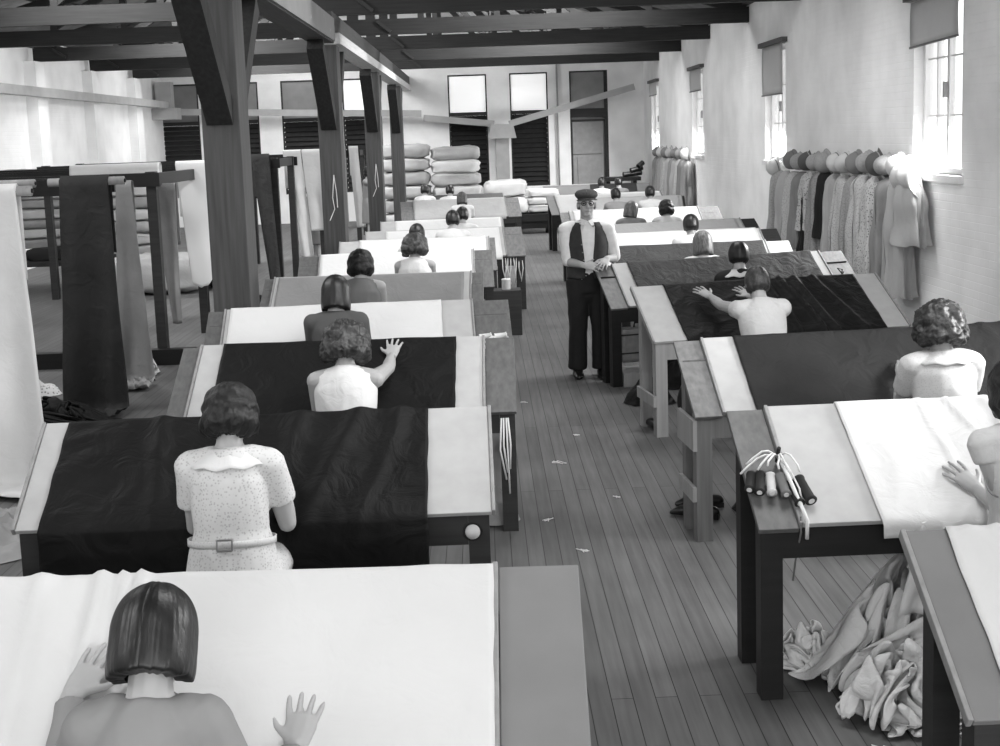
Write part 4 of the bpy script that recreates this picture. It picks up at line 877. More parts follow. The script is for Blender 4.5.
MB().box(-.85, .85, -.45, .45, .28, .44).build('deck', M_black_wood, t); MB().box(-.8, .8, -.40, -.34, .12, .28).build('front_board', M_black_wood, t)
for x in (-.6, .6):
    for y in (-.35, .35): MB().tube([(x, y-.04, .10), (x, y+.04, .10)], .10, n=16).build('wheel', M_black_wood, t, True)
# shelves of bales on the left
g2 = 'folded cloth stacked on the bench at the left wall'
t = empty('bench', (-7.05, 20.2, 0)); tag(t, 'low dark bench carrying the folded stack near the left wall', 'bench')
MB().box(-1.3, 1.1, -.8, .8, .42, .50).build('bench_top', M_dkwood, t)
for x in (-1.1, .9):
    for y in (-.6, .6): MB().tube([(x, y, .42), (x+.12*(1 if x > 0 else -1), y, 0)], .045, n=8).build('leg', M_dkwood, t)
for r in range(8):
    bale((-7.15+.05*nz(r, 1), 20.3, .75+r*.155), 1.5, 1.0, .17, M_lgrey if r % 2 else M_tan, '%s folded length in the bench stack near the left wall' % ['lowest', 'second', 'third', 'fourth', 'fifth', 'sixth', 'seventh', 'topmost'][r], g2, 70+r*1.9, cat='folded cloth', name='folded_cloth')
bale((-6.6, 19.75, .59), 1.2, .5, .22, M_bd, 'black bundle lying on the front of the bench', g2, 88, cat='bundle', name='cloth_bundle')
for r in range(9):
    bale((-5.75+.04*nz(r, 2), 20.8+.04*nz(2, r), .12+r*.2), .9, .9, .21, M_white2 if r % 2 else M_lgrey, '%s bale of the stack seen beside the narrow drab drape' % ['lowest', 'second', 'third', 'fourth', 'fifth', 'sixth', 'seventh', 'eighth', 'topmost'][r], 'bales seen between the racks', 95+r*1.3)
bale((-5.0, 19.0, .30), 1.5, .9, .55, M_lgrey, 'long pale bale on the floor behind the pointed drape', 'bales seen between the racks', 120)
bale((-4.3, 19.6, .28), .8, .8, .5, M_bd, 'dark bale on the floor beside the long pale bale', 'bales seen between the racks', 121)

# ------------------------------------------------------------ racks with hanging cloth
def rack(y, x0, x1, z, label, dep=.9, sill=True):
    t = empty('cloth_rack', (x1, y, 0)); tag(t, label, 'rack', 'dark gantry racks for hanging cloth'); w = x0-x1
    for x in (0, w):
        MB().box(x-.05, x+.05, -.05, .05, 0, z).build('post', M_dkwood, t)
        MB().box(x-.05, x+.05, dep-.05, dep+.05, 0, z).build('post', M_dkwood, t)
        MB().box(x-.035, x+.035, .05, dep-.05, z-.14, z-.02).build('cross_bar', M_dkwood, t)
    MB().box(w-.1, .1, -.095, -.052, z-.15, z-.01).build('rail', M_black_wood, t); MB().box(w-.1, .1, dep+.052, dep+.09, z-.15, z-.01).build('rail', M_black_wood, t)
    if sill: MB().box(w-.1, .35, -.18, -.06, 0, .16).build('sill', M_black_wood, t)
    return t
rack(8.55, -6.8, -3.5, 1.96, 'dark cloth rack nearest the viewer, carrying the long pale sheet', .4, False)
rack(10.7, -6.8, -3.35, 1.96, 'dark cloth rack carrying the floor-length black sheet', .4, False)
rack(12.7, -6.5, -3.32, 1.95, 'dark cloth rack with a sill beam on the floor', 1.98)
rack(14.85, -6.4, -3.15, 1.97, 'dark cloth rack from which the ragged white drape hangs', 1.6, False)
rack(18.6, -6.4, -3.05, 1.98, 'dark cloth rack just behind the nearest post', 1.6, False)
rack(21.5, -4.2, -2.75, 2.0, 'dark cloth rack with the blurred white drapes', 1.6, False)
rack(27.8, -4.2, -2.75, 2.0, 'endmost dark cloth rack near the shutters', 1.5, False)
def roller(x0, x1, y, z, label, r=.035, m=None):
    o = MB().tube([(x0, y, z), (x1, y, z)], r, n=14).build('roller', m or M_pale, None, True)
    e = MB().tube([(x1, y, z), (x1+.012, y, z)], r*.45, n=10).build('spindle', M_bd, o); tag(o, label, 'roller', 'wooden rollers on the racks'); return o
def drape(x0, x1, y, z, zb, m, label, seed, lean=0.0, flare=0.0, back=.6, pool=0.0, ragged=0.0, taper=0.0, folds=6, depth=.03, shift=0.0):
    W = x1-x0; Lf = z-zb
    def fn(u, v):
        tot = back+.11+Lf+pool; s = v*tot; x = x0+u*W
        if s < back: q = Vector((x, y+.045, z-(back-s))); k = 0
        elif s < back+.11: a = (s-back)/.11*PI; q = Vector((x, y+.045*math.cos(a), z+.045*math.sin(a))); k = 0
        else:
            d = s-back-.11; k = min(1, d/max(Lf, .01)); cx = (u-.5)*W*(1+flare*k-taper*k)+x0+W/2+lean*k
            dd = depth*k*math.sin(u*folds*PI+seed+k*1.5)+depth*.8*k*nz(u*3+seed, k*3)
            zz = z-min(d, Lf); q = Vector((cx, y-.045-dd-shift*k, zz))
            if d > Lf: e = d-Lf; q = Vector((cx+.25*nz(u*3, e*5, seed)*e, y-.045-dd-shift-e*(.8+.5*nz(u*4, seed)), max(.012, zb+.06*abs(nz(u*6+seed, e*9))*1.5)))
            if ragged and k > .75: q.z += ragged*(.5+.5*nz(u*6, seed))*((k-.75)*4)*(abs(u-.25)*1.3)
        return q
    o = MB().grid(fn, 36, 54, .004).build('cloth_drape', m, None, True); tag(o, label, 'cloth drape', 'cloth hanging over the racks'); return o
roller(-4.0, -2.98, 8.35, 1.93, 'pale roller under the long white sheet at the picture edge'); drape(-4.0, -3.07, 8.35, 1.935, .02, M_white2, 'long cream sheet at the picture edge spreading onto the floor', 3, lean=.10, flare=.25, pool=.35, folds=5, depth=.05, shift=.35)
roller(-4.05, -3.66, 10.35, 1.93, 'pale roller sticking out between the white and black sheets')
roller(-3.55, -2.93, 10.35, 1.93, 'pale roller under the black sheet'); drape(-3.45, -3.05, 10.35, 1.935, .02, M_dgrey if 0 else mat('heavy_black_sheet', .028, .8, 'fabric', .02, 1, .5, .2), 'floor-length black sheet over a roller', 5, lean=-.04, flare=.35, pool=.3, folds=3, depth=.06)
drape(-3.36, -3.22, 11.62, 1.86, .02, M_tan, 'narrow drab drape showing beside the black sheet', 7, lean=.0, flare=1.5, pool=.5, folds=2, depth=.04)
drape(-3.39, -3.15, 12.98, 1.78, .35, M_grey, 'grey drape hanging in a point behind the rack post', 9, lean=.02, taper=.6, folds=2, depth=.03, shift=-.1)
drape(-3.50, -3.03, 14.5, 1.985, .56, mat('glaring_linen', .74, .85), 'bright white drape with ragged lower end beside the nearest post', 11, lean=.08, ragged=.35, folds=2, depth=.012, taper=.12)
drape(-4.35, -3.4, 13.4, 1.985, 1.80, M_linen, 'white sheet lying flat over the rack top', 13, back=.1, folds=2)
drape(-3.34, -3.08, 18.4, 2.0, .15, M_dgrey, 'dark grey drape just past the nearest post', 15, lean=.12, taper=.4, folds=2, depth=.04)
drape(-3.33, -3.03, 21.3, 2.03, .25, M_white2, 'white drape beyond the dark grey one', 17, lean=.18, taper=.3, folds=2, depth=.05)
drape(-3.02, -2.70, 21.32, 2.03, .7, M_white2, 'white drape touching the second timber post in view', 19, lean=.10, folds=2, depth=.02)
drape(-3.12, -2.95, 27.6, 2.04, .3, M_grey, 'grey drape past the second post', 21, folds=2); drape(-2.88, -2.68, 27.6, 2.04, .3, M_lgrey, 'light grey drape by the blurred figure in light grey', 23, folds=2, lean=.1)
def heap(cx, cy, r, h, m, label, seed, sx=1.0, sy=1.0, n=80, fold=1.0, group=None, name='cloth_heap'):
    def fn(u, v):
        a = 2*PI*u; rr = r*v*(1+.22*nz(math.cos(a)*1.4+seed, math.sin(a)*1.4)); x = rr*math.cos(a)*sx; y = rr*math.sin(a)*sy
        b = (1-v**2.2)
        f1 = 1-abs(nz(x*5/fold+seed, y*5/fold, seed))*3.2; f2 = 1-abs(nz(x*11/fold, y*11/fold+seed, 2+seed))*3
        z = h*b*(.75+.25*nz(x*2, y*2, seed))+(.10*max(-.4, f1)+.04*max(-.3, f2))*min(1, h/.25)*(.3+b)*min(1, (1-v)*6+.05)
        return Vector((x, y, max(.006, z)))
    o = MB().grid(fn, n, int(n*.6)).build(name, m, None, True); o.location = (cx, cy, 0); tag(o, label, 'heap of cloth', group); return o


heap(-4.1, 11.2, .22, .12, M_fl2, 'small striped bundle on the floor beside the black sheet', 7, 1, .8)

heap(-2.75, 6.9, .5, .12, M_tan, 'drab cloth scraps on the floor left of the nearest black-clothed table', 11, .8, .8)
# crumpled sheets: the resting shape of a length of cloth let down onto the floor
# x, y, z of the lattice points in 2 mm steps
SHEET = [
3,-116,6,47,-113,2,75,-84,1,92,-77,4,100,-68,5,83,-55,6,64,-46,5,41,-42,3,18,-41,6,12,-49,20,11,-60,28,16,-66,31,16,-61,21,31,-68,12,49,-69,12,66,-72,14,77,-78,16,88,-79,18,96,-82,18,99,-75,16,
109,-74,10,113,-70,6,115,-68,8,116,-63,5,124,-62,6,132,-59,5,138,-52,4,145,-44,7,142,-55,12,139,-57,15,140,-65,11,144,-73,15,147,-75,7,148,-83,10,141,-88,7,136,-89,16,134,-75,24,133,-53,23,123,-26,14,97,0,21,
87,27,9,74,24,1,85,10,13,119,-14,8,101,-57,33,107,-56,32,132,-10,14,105,9,25,139,-9,19,116,-85,29,103,-100,33,118,-61,48,124,-67,77,125,-54,80,110,-48,97,97,-68,101,96,-67,110,96,-56,106,98,-59,113,-3,-108,5,
41,-117,8,77,-91,0,99,-83,5,102,-77,8,84,-63,11,63,-54,5,35,-50,4,11,-48,11,-2,-51,26,1,-62,32,7,-69,35,14,-66,21,29,-73,14,48,-75,15,63,-77,16,73,-81,22,80,-77,22,85,-70,23,88,-63,19,89,-53,12,
92,-46,16,91,-42,7,87,-32,17,93,-33,8,99,-33,13,100,-26,5,104,-18,1,109,-19,8,109,-23,10,105,-30,12,115,-45,14,121,-59,12,130,-73,15,131,-80,8,127,-90,7,128,-89,18,126,-74,23,122,-52,21,115,-21,19,94,5,24,
94,18,7,87,7,5,118,-5,6,101,-52,35,90,-74,32,110,-48,30,129,-5,15,139,-2,16,118,-74,27,92,-109,26,107,-86,35,120,-65,84,139,-61,60,133,-52,64,131,-54,86,121,-56,101,109,-52,106,102,-51,105,-1,-99,5,40,-108,10,
88,-97,1,108,-90,6,105,-84,14,80,-69,10,57,-58,11,28,-55,14,3,-59,22,-14,-62,33,-9,-68,34,1,-72,28,13,-73,17,34,-82,19,52,-86,22,62,-83,22,69,-76,26,70,-67,19,70,-53,16,72,-40,8,71,-25,6,71,-14,11,
70,-8,2,73,1,3,70,1,11,77,5,11,80,9,19,80,12,26,79,8,35,75,2,36,76,6,27,81,-7,22,96,-25,22,105,-47,16,115,-64,15,122,-80,12,116,-88,11,118,-86,21,117,-68,21,114,-50,23,104,-22,20,101,2,26,
99,9,8,121,-16,27,96,-52,34,77,-89,27,88,-81,29,124,-41,27,135,-14,27,122,-62,34,82,-108,23,94,-100,35,114,-55,85,141,-68,39,152,-64,36,149,-54,56,137,-46,87,118,-49,110,100,-58,121,5,-90,3,48,-98,10,99,-105,5,
112,-97,10,95,-87,11,67,-71,6,42,-58,7,13,-65,14,-12,-66,25,-23,-64,29,-16,-71,27,-4,-74,20,16,-83,18,35,-91,18,44,-89,21,51,-74,23,58,-69,20,53,-47,14,55,-34,9,53,-15,5,54,2,5,52,4,14,55,13,14,
51,23,9,60,24,8,70,27,8,77,34,8,71,37,16,64,33,22,58,32,30,53,30,35,55,23,30,65,7,30,82,-16,22,96,-35,24,105,-55,18,109,-71,16,109,-82,19,110,-73,23,109,-60,23,110,-40,27,108,-14,24,109,-4,28,
119,-10,29,89,-52,37,65,-95,25,75,-103,22,110,-66,28,128,-18,28,124,-42,36,94,-90,32,87,-96,38,109,-50,85,140,-65,26,156,-73,15,152,-54,34,135,-46,73,107,-43,106,96,-46,134,17,-81,4,66,-89,9,102,-109,12,108,-94,17,
79,-87,9,44,-70,1,15,-56,8,-10,-63,17,-29,-69,19,-31,-71,26,-21,-75,19,1,-85,19,21,-94,18,29,-81,24,38,-81,24,39,-63,18,41,-49,14,40,-29,7,38,-11,2,39,4,6,42,14,6,44,19,13,47,16,20,54,20,18,
59,19,16,66,21,15,67,31,14,59,36,8,54,40,14,49,42,21,42,43,28,38,35,32,44,27,35,55,10,34,74,-6,33,86,-31,24,96,-49,22,97,-62,19,96,-70,24,103,-64,24,101,-47,29,102,-26,27,100,-10,29,104,-19,31,
87,-47,42,70,-94,33,69,-112,24,92,-80,38,124,-21,34,127,-21,41,112,-67,39,98,-83,40,108,-49,75,143,-57,20,159,-64,8,146,-60,31,129,-39,69,98,-35,109,89,-56,124,35,-89,8,82,-92,14,105,-98,20,90,-88,19,56,-75,11,
14,-65,1,-12,-55,10,-29,-63,25,-39,-70,22,-35,-77,17,-16,-87,20,8,-97,20,17,-85,26,22,-76,26,29,-70,20,26,-46,14,25,-33,8,26,-12,5,27,2,6,32,8,7,36,3,13,42,6,13,47,0,20,54,0,21,61,2,19,
66,8,16,71,13,19,66,21,22,58,25,22,50,28,23,42,32,23,33,33,24,27,32,29,35,26,35,53,14,40,66,-6,33,81,-22,31,85,-42,25,85,-53,25,87,-59,28,93,-51,28,97,-30,30,95,-16,27,96,-17,33,94,-47,44,
72,-90,40,71,-109,33,83,-81,40,116,-20,41,123,3,39,120,-40,47,105,-67,43,113,-35,72,142,-47,19,153,-53,11,141,-49,35,119,-43,81,87,-38,116,81,-57,133,61,-95,11,91,-98,13,96,-103,20,65,-88,17,21,-73,8,-17,-61,8,
-36,-60,21,-36,-60,36,-34,-67,30,-27,-82,23,-5,-105,23,19,-93,26,28,-87,25,25,-79,32,22,-60,24,16,-36,16,14,-20,8,17,-8,4,23,-5,9,30,-6,11,37,-14,11,45,-20,12,53,-28,14,61,-30,14,69,-31,14,75,-30,18,
76,-21,21,69,-13,25,59,-8,27,54,0,29,47,8,31,37,21,30,27,24,28,25,21,34,33,19,40,58,21,43,68,-4,40,80,-23,39,84,-35,35,85,-42,38,91,-33,36,89,-24,33,89,-11,31,91,-17,39,94,-45,51,75,-88,48,
74,-103,43,90,-70,40,116,-4,35,104,15,44,118,-19,49,109,-50,46,114,-28,70,141,-34,22,149,-41,14,134,-39,50,101,-44,92,75,-43,125,87,-48,138,81,-106,14,93,-109,16,69,-101,19,24,-83,13,-20,-69,7,-41,-64,15,-48,-65,31,
-43,-65,36,-24,-67,35,1,-86,27,22,-107,21,35,-95,24,33,-83,31,31,-71,27,28,-48,21,22,-27,19,17,-19,17,21,-10,16,22,-19,11,32,-32,12,39,-43,16,46,-52,17,55,-60,20,63,-66,23,72,-65,25,77,-59,29,79,-50,35,
80,-37,40,75,-24,43,66,-14,46,54,-11,44,49,8,39,34,15,33,26,13,30,25,10,38,36,16,46,54,13,46,68,-6,46,79,-20,49,84,-27,51,86,-20,45,81,-12,40,82,-5,36,89,-8,43,92,-37,52,78,-82,58,77,-96,52,
101,-58,50,113,10,33,96,26,37,110,-18,49,103,-48,65,115,-21,63,143,-25,24,144,-31,29,124,-31,72,86,-44,103,72,-52,131,80,-51,143,86,-114,13,69,-108,16,25,-92,12,-22,-77,6,-45,-70,12,-51,-69,21,-43,-71,27,-21,-77,30,
5,-84,35,18,-105,29,32,-94,31,40,-96,29,39,-76,30,38,-53,27,34,-33,22,31,-23,20,36,-13,19,31,-24,17,32,-38,20,36,-59,21,43,-75,23,52,-85,28,60,-90,28,65,-87,30,68,-83,36,71,-78,42,77,-68,49,80,-57,51,
83,-43,53,75,-29,55,59,-25,57,59,-5,47,42,8,44,33,7,34,26,1,34,29,4,42,39,12,51,57,7,53,67,-8,52,72,-14,57,75,-6,52,72,2,45,78,6,43,84,-4,46,90,-36,60,86,-77,67,85,-89,61,101,-44,53,
97,22,26,90,33,28,104,-11,52,101,-41,72,111,-10,60,139,-17,34,134,-23,46,110,-27,87,70,-41,120,65,-56,140,71,-57,138,66,-117,16,23,-101,13,-26,-86,8,-52,-72,7,-51,-76,20,-37,-84,23,-18,-94,30,2,-101,30,28,-106,36,
35,-96,40,34,-89,37,45,-81,33,45,-63,31,43,-43,27,42,-28,23,44,-18,20,46,-31,21,45,-41,22,45,-58,25,47,-71,27,47,-92,30,51,-102,29,62,-104,33,64,-97,40,67,-92,46,70,-85,52,72,-77,56,77,-68,61,82,-58,63,
81,-43,61,65,-38,63,65,-16,57,52,2,50,39,0,39,32,-7,37,30,-5,44,34,2,51,48,8,55,61,2,60,67,-1,63,66,4,57,64,10,50,68,17,46,77,3,53,82,-33,65,92,-72,77,93,-76,70,102,-24,53,86,30,14,
87,36,18,96,-11,62,101,-33,77,105,-4,57,130,-8,38,123,-15,60,93,-27,104,69,-35,131,67,-46,146,75,-49,149,20,-116,15,-28,-96,17,-57,-78,13,-60,-70,26,-35,-80,30,-8,-86,40,10,-98,46,27,-99,46,41,-105,47,44,-99,42,
49,-87,36,55,-66,32,54,-49,28,52,-38,27,50,-29,24,52,-23,23,56,-39,24,56,-55,27,58,-72,29,57,-83,31,56,-91,35,52,-98,37,51,-106,44,60,-105,49,68,-102,50,69,-92,56,72,-83,62,76,-73,67,82,-64,71,80,-49,72,
70,-46,70,72,-21,65,55,-2,60,44,-2,47,39,-12,40,30,-14,45,37,-6,50,44,2,57,52,6,63,59,7,67,57,11,61,54,14,55,57,22,50,72,10,57,83,-27,70,96,-62,84,97,-61,76,96,-6,49,75,43,10,81,35,23,
93,-14,73,100,-32,85,105,0,63,121,3,47,110,-13,71,84,-21,117,66,-31,140,68,-39,150,76,-42,138,-32,-100,10,-60,-77,5,-65,-78,20,-40,-73,38,-4,-77,43,20,-86,51,30,-92,54,43,-98,60,49,-99,53,53,-89,43,59,-74,38,
63,-56,34,62,-44,29,59,-36,26,61,-24,23,66,-31,22,67,-47,27,67,-60,30,65,-69,34,62,-81,37,60,-88,41,60,-93,47,56,-97,51,54,-102,59,63,-100,59,73,-97,64,80,-88,67,81,-78,73,85,-65,80,84,-52,79,75,-44,79,
75,-22,73,63,-2,70,50,-7,55,47,-13,46,40,-17,49,42,-10,54,48,-3,62,55,3,69,52,7,72,47,8,66,43,8,59,46,16,58,62,11,72,81,-21,76,95,-55,88,97,-47,78,79,12,49,64,46,17,86,29,34,93,-18,89,
96,-28,91,99,3,56,117,10,52,99,-9,87,77,-18,134,67,-28,147,73,-33,143,87,-33,123,-68,-81,9,-63,-88,9,-44,-83,31,-8,-78,51,22,-75,44,26,-88,43,40,-93,46,46,-92,50,56,-86,58,59,-77,46,66,-59,40,69,-48,37,
67,-39,34,65,-33,28,69,-23,25,72,-33,27,71,-46,30,72,-56,35,70,-66,43,67,-73,49,63,-84,50,64,-85,58,63,-90,63,57,-90,69,67,-93,75,72,-87,69,80,-87,80,89,-80,84,92,-68,88,86,-56,87,80,-43,84,76,-23,80,
66,-7,78,57,-12,63,52,-18,55,47,-20,57,49,-13,62,53,-6,67,56,-1,75,48,0,74,42,-1,67,36,1,62,32,7,59,51,8,78,80,-15,83,88,-45,91,94,-33,81,73,24,49,56,48,19,80,23,45,87,-12,103,91,-14,95,
96,10,57,110,12,57,97,-13,103,78,-17,145,70,-27,154,80,-25,130,100,-27,104,-76,-86,11,-51,-90,26,-13,-93,40,18,-82,59,31,-79,51,32,-81,41,45,-86,41,54,-76,43,58,-71,53,62,-63,47,67,-51,47,68,-42,45,65,-35,41,
64,-27,35,64,-21,30,70,-29,37,73,-40,39,74,-48,44,72,-57,50,70,-64,54,68,-70,60,66,-73,67,68,-72,76,69,-77,83,75,-74,76,81,-74,85,76,-78,93,87,-76,99,89,-63,99,88,-53,97,78,-43,92,77,-25,89,69,-11,87,
64,-15,72,62,-23,66,56,-21,68,57,-14,71,58,-8,76,54,-9,80,48,-8,72,41,-9,64,35,-7,58,26,-3,56,40,9,76,75,-9,89,85,-36,96,89,-23,84,67,34,49,53,52,24,88,23,56,86,-8,110,91,-6,97,96,16,61,
102,6,66,93,-12,118,81,-18,154,77,-31,149,91,-22,114,112,-19,82,-72,-77,24,-33,-85,44,10,-89,61,33,-89,60,37,-86,50,44,-80,39,49,-80,39,56,-66,40,54,-59,45,61,-50,41,61,-44,43,60,-42,50,56,-34,47,58,-27,42,
59,-18,40,65,-23,45,68,-30,47,72,-38,52,75,-46,54,75,-51,61,75,-55,68,79,-62,78,75,-54,80,73,-58,85,73,-67,92,81,-58,94,80,-64,100,78,-69,107,86,-61,112,80,-54,104,75,-42,100,77,-30,101,73,-16,95,68,-19,82,
71,-25,78,65,-25,79,63,-17,81,60,-11,85,56,-18,79,49,-16,69,41,-18,61,33,-18,54,25,-14,57,34,5,70,72,-4,96,84,-28,103,85,-13,88,58,40,42,53,55,30,90,23,70,90,-8,121,94,-1,101,103,18,65,106,5,78,
96,-19,135,89,-20,159,85,-22,138,105,-13,98,121,-7,60,-55,-72,38,-8,-81,62,31,-91,74,42,-91,68,42,-86,54,46,-73,42,50,-61,37,56,-54,36,54,-45,40,59,-39,35,58,-31,36,55,-34,41,48,-36,42,47,-29,43,44,-21,43,
48,-23,50,52,-29,54,56,-36,56,60,-44,58,66,-52,55,62,-54,61,65,-60,57,65,-65,63,62,-60,70,65,-66,79,62,-64,89,71,-53,94,69,-62,100,73,-62,112,76,-53,112,70,-44,107,75,-31,110,74,-21,109,67,-12,101,68,-22,99,
71,-31,91,67,-25,92,62,-17,91,59,-24,84,54,-27,70,47,-27,60,39,-25,53,29,-26,55,38,-3,71,68,1,102,80,-21,109,78,1,85,52,40,36,48,53,34,87,21,84,97,-9,124,99,1,102,98,20,68,105,7,86,95,-24,135,
85,-27,154,94,-23,124,120,-11,78,133,-8,43,-27,-70,48,23,-79,68,47,-86,80,51,-91,75,42,-82,62,41,-71,37,45,-59,39,49,-49,37,52,-35,33,56,-24,29,55,-17,35,49,-21,36,42,-25,35,37,-29,35,36,-23,37,35,-25,45,
39,-31,46,42,-39,45,48,-44,43,45,-48,49,49,-53,45,45,-56,48,44,-63,48,48,-66,53,54,-69,61,55,-66,72,61,-57,82,63,-53,93,69,-54,105,69,-56,120,62,-44,115,66,-33,119,72,-23,122,74,-15,119,66,-15,112,67,-25,107,
69,-33,105,63,-30,98,64,-31,86,61,-31,72,51,-34,63,42,-34,53,34,-33,54,42,-9,73,65,6,109,80,-12,114,80,9,87,48,38,39,44,48,35,87,19,96,104,-14,133,100,7,107,102,21,73,105,3,99,98,-29,142,86,-29,143,
105,-20,109,131,-15,59,143,-9,26,-4,-76,65,40,-84,85,64,-84,89,55,-83,76,49,-82,55,38,-70,35,40,-53,35,43,-36,32,46,-19,28,51,-10,25,47,-3,31,41,-5,33,37,-11,31,32,-16,32,28,-20,31,28,-21,39,31,-31,37,
35,-38,36,38,-45,38,34,-46,46,32,-53,39,25,-54,41,29,-55,51,32,-62,50,37,-67,57,40,-70,63,51,-66,78,56,-59,91,61,-51,106,63,-58,117,60,-47,125,58,-35,133,65,-23,135,71,-17,135,70,-10,130,65,-20,122,63,-28,113,
58,-36,105,66,-38,95,67,-37,80,56,-41,65,47,-42,55,39,-42,56,49,-20,75,65,0,113,82,-8,119,72,9,93,44,31,42,42,38,42,85,9,102,105,-11,137,98,12,116,97,21,79,107,6,106,98,-33,138,88,-33,135,112,-24,93,
143,-17,43,149,-12,13,21,-73,74,57,-76,91,70,-80,99,62,-78,82,51,-79,50,29,-65,31,33,-43,29,36,-19,27,39,-5,21,41,10,21,39,15,26,35,7,27,31,-1,28,27,-8,29,21,-13,33,21,-23,30,23,-31,31,24,-40,31,
22,-48,33,29,-44,35,29,-41,41,23,-45,40,17,-50,44,16,-56,47,23,-61,54,31,-68,62,41,-68,75,50,-63,92,58,-60,107,53,-53,122,59,-51,134,58,-37,148,58,-24,158,68,-17,151,71,-7,146,63,-14,139,59,-24,126,57,-32,117,
63,-42,105,66,-45,89,59,-50,68,49,-51,55,41,-50,56,52,-26,78,64,-5,116,83,-3,125,67,12,94,37,25,44,37,35,40,83,11,108,100,-16,142,97,17,122,94,24,85,105,10,113,101,-35,132,93,-37,127,126,-20,82,150,-23,32,
154,-19,8,23,-76,83,60,-78,103,72,-72,111,65,-70,91,49,-74,53,31,-55,28,31,-28,27,31,0,21,33,19,17,40,26,17,36,25,23,31,16,25,26,8,24,23,-1,26,17,-10,28,13,-19,30,14,-28,31,15,-38,32,13,-47,37,
20,-39,35,24,-33,35,23,-33,42,23,-42,45,24,-48,51,18,-54,55,23,-64,64,31,-64,76,42,-62,94,50,-61,113,54,-61,130,52,-46,141,61,-44,158,69,-30,165,72,-19,167,72,-9,162,62,-10,154,56,-21,143,56,-30,128,55,-41,113,
56,-46,95,55,-58,74,54,-58,62,46,-55,62,56,-33,78,63,-10,124,82,4,125,60,12,97,27,17,45,39,29,49,91,15,112,100,-16,148,103,17,129,103,22,84,110,10,110,108,-29,133,102,-38,123,132,-26,70,155,-32,23,154,-27,8,
20,-82,84,56,-77,110,66,-67,117,60,-68,95,42,-77,56,19,-53,28,23,-10,22,29,12,14,38,24,8,37,35,10,34,33,17,26,23,22,20,13,26,17,4,30,15,-6,34,11,-13,36,14,-21,40,8,-27,36,10,-36,38,15,-33,36,
19,-24,38,22,-24,43,30,-32,47,22,-37,49,18,-45,52,20,-55,64,24,-64,79,33,-60,92,43,-60,114,45,-60,130,49,-53,147,53,-37,160,65,-31,174,74,-23,181,72,-12,175,61,-12,167,52,-20,153,51,-31,139,54,-43,122,53,-55,101,
46,-60,83,47,-65,66,49,-57,68,59,-37,83,55,-9,122,76,12,124,59,20,95,24,19,50,35,24,53,84,16,117,95,-13,151,111,17,129,109,18,81,111,4,99,106,-30,122,112,-41,121,136,-33,63,156,-41,19,159,-35,10,6,-79,78,
37,-76,105,53,-68,115,52,-70,97,34,-79,61,12,-51,29,17,-9,21,23,7,11,29,19,6,29,27,8,28,24,16,16,21,21,14,17,31,17,6,38,22,-5,38,20,-14,44,10,-12,45,6,-18,46,5,-27,46,9,-34,47,13,-28,45,
16,-35,45,19,-28,49,22,-29,54,22,-37,56,16,-46,60,21,-54,73,24,-61,91,34,-65,109,40,-53,125,44,-47,141,44,-39,163,55,-28,177,63,-19,187,70,-8,186,62,-17,177,51,-24,166,48,-34,149,46,-44,129,45,-54,107,36,-58,85,
37,-63,69,42,-61,62,55,-42,86,59,-11,131,70,20,118,58,27,97,27,29,51,33,30,51,83,22,118,88,-10,152,114,13,139,114,13,81,111,0,91,114,-25,124,122,-39,115,144,-39,58,158,-50,16,158,-43,8,-18,-73,69,10,-74,90,
34,-70,98,37,-70,91,25,-74,64,6,-58,37,9,-31,15,14,-4,15,14,9,13,17,14,16,20,6,20,10,7,26,5,5,33,7,-3,38,14,-1,45,19,-5,52,14,-14,56,4,-17,61,-2,-25,64,-1,-33,61,6,-24,55,13,-23,54,
9,-32,55,13,-40,54,14,-33,57,18,-38,61,16,-46,69,22,-52,81,28,-58,100,31,-58,123,34,-52,139,39,-34,155,44,-25,175,53,-13,186,59,-4,190,60,-7,179,47,-15,171,40,-24,153,42,-36,131,46,-47,105,41,-55,77,31,-60,63,
37,-57,58,51,-40,79,56,-3,123,79,18,131,67,29,103,36,36,55,38,35,51,89,23,115,80,-15,162,114,6,147,119,7,81,112,3,76,113,-24,111,119,-33,109,151,-37,63,164,-50,23,167,-44,12,-45,-63,59,-29,-62,71,-2,-68,75,
12,-72,79,15,-71,65,4,-69,49,0,-54,36,0,-39,25,7,-38,30,5,-20,26,2,-17,31,0,-17,39,-1,-15,46,-3,-9,49,4,-10,52,7,-8,61,11,-10,68,3,-17,73,-2,-25,80,0,-33,79,4,-25,76,10,-18,73,4,-31,64,
3,-39,65,10,-41,65,11,-31,64,16,-35,66,18,-44,76,23,-48,89,28,-50,105,32,-48,123,27,-39,146,33,-24,166,42,-10,181,48,0,188,58,2,181,47,-5,171,45,-13,152,47,-29,130,50,-39,105,45,-49,79,32,-51,65,34,-50,56,
44,-30,73,57,-1,114,79,26,129,76,31,109,46,41,62,45,38,53,87,30,116,83,-12,170,109,-5,150,119,1,83,119,1,63,118,-14,100,116,-29,102,143,-32,64,163,-40,28,164,-33,19,-58,-50,49,-63,-60,44,-45,-56,49,-27,-66,57,
-5,-68,65,4,-69,61,14,-66,60,14,-60,65,14,-57,73,7,-52,66,3,-46,61,-3,-46,62,-7,-38,61,-7,-28,61,-8,-24,66,-3,-18,69,0,-11,79,4,-17,84,2,-26,86,2,-34,98,3,-35,90,8,-28,83,11,-22,80,5,-37,75,
10,-42,75,12,-36,73,12,-27,71,16,-28,67,19,-37,77,27,-42,84,33,-52,101,28,-39,122,27,-23,145,33,-8,167,42,4,177,51,11,178,56,1,168,56,-6,152,51,-20,132,49,-30,106,44,-36,77,29,-39,60,32,-42,55,42,-23,74,
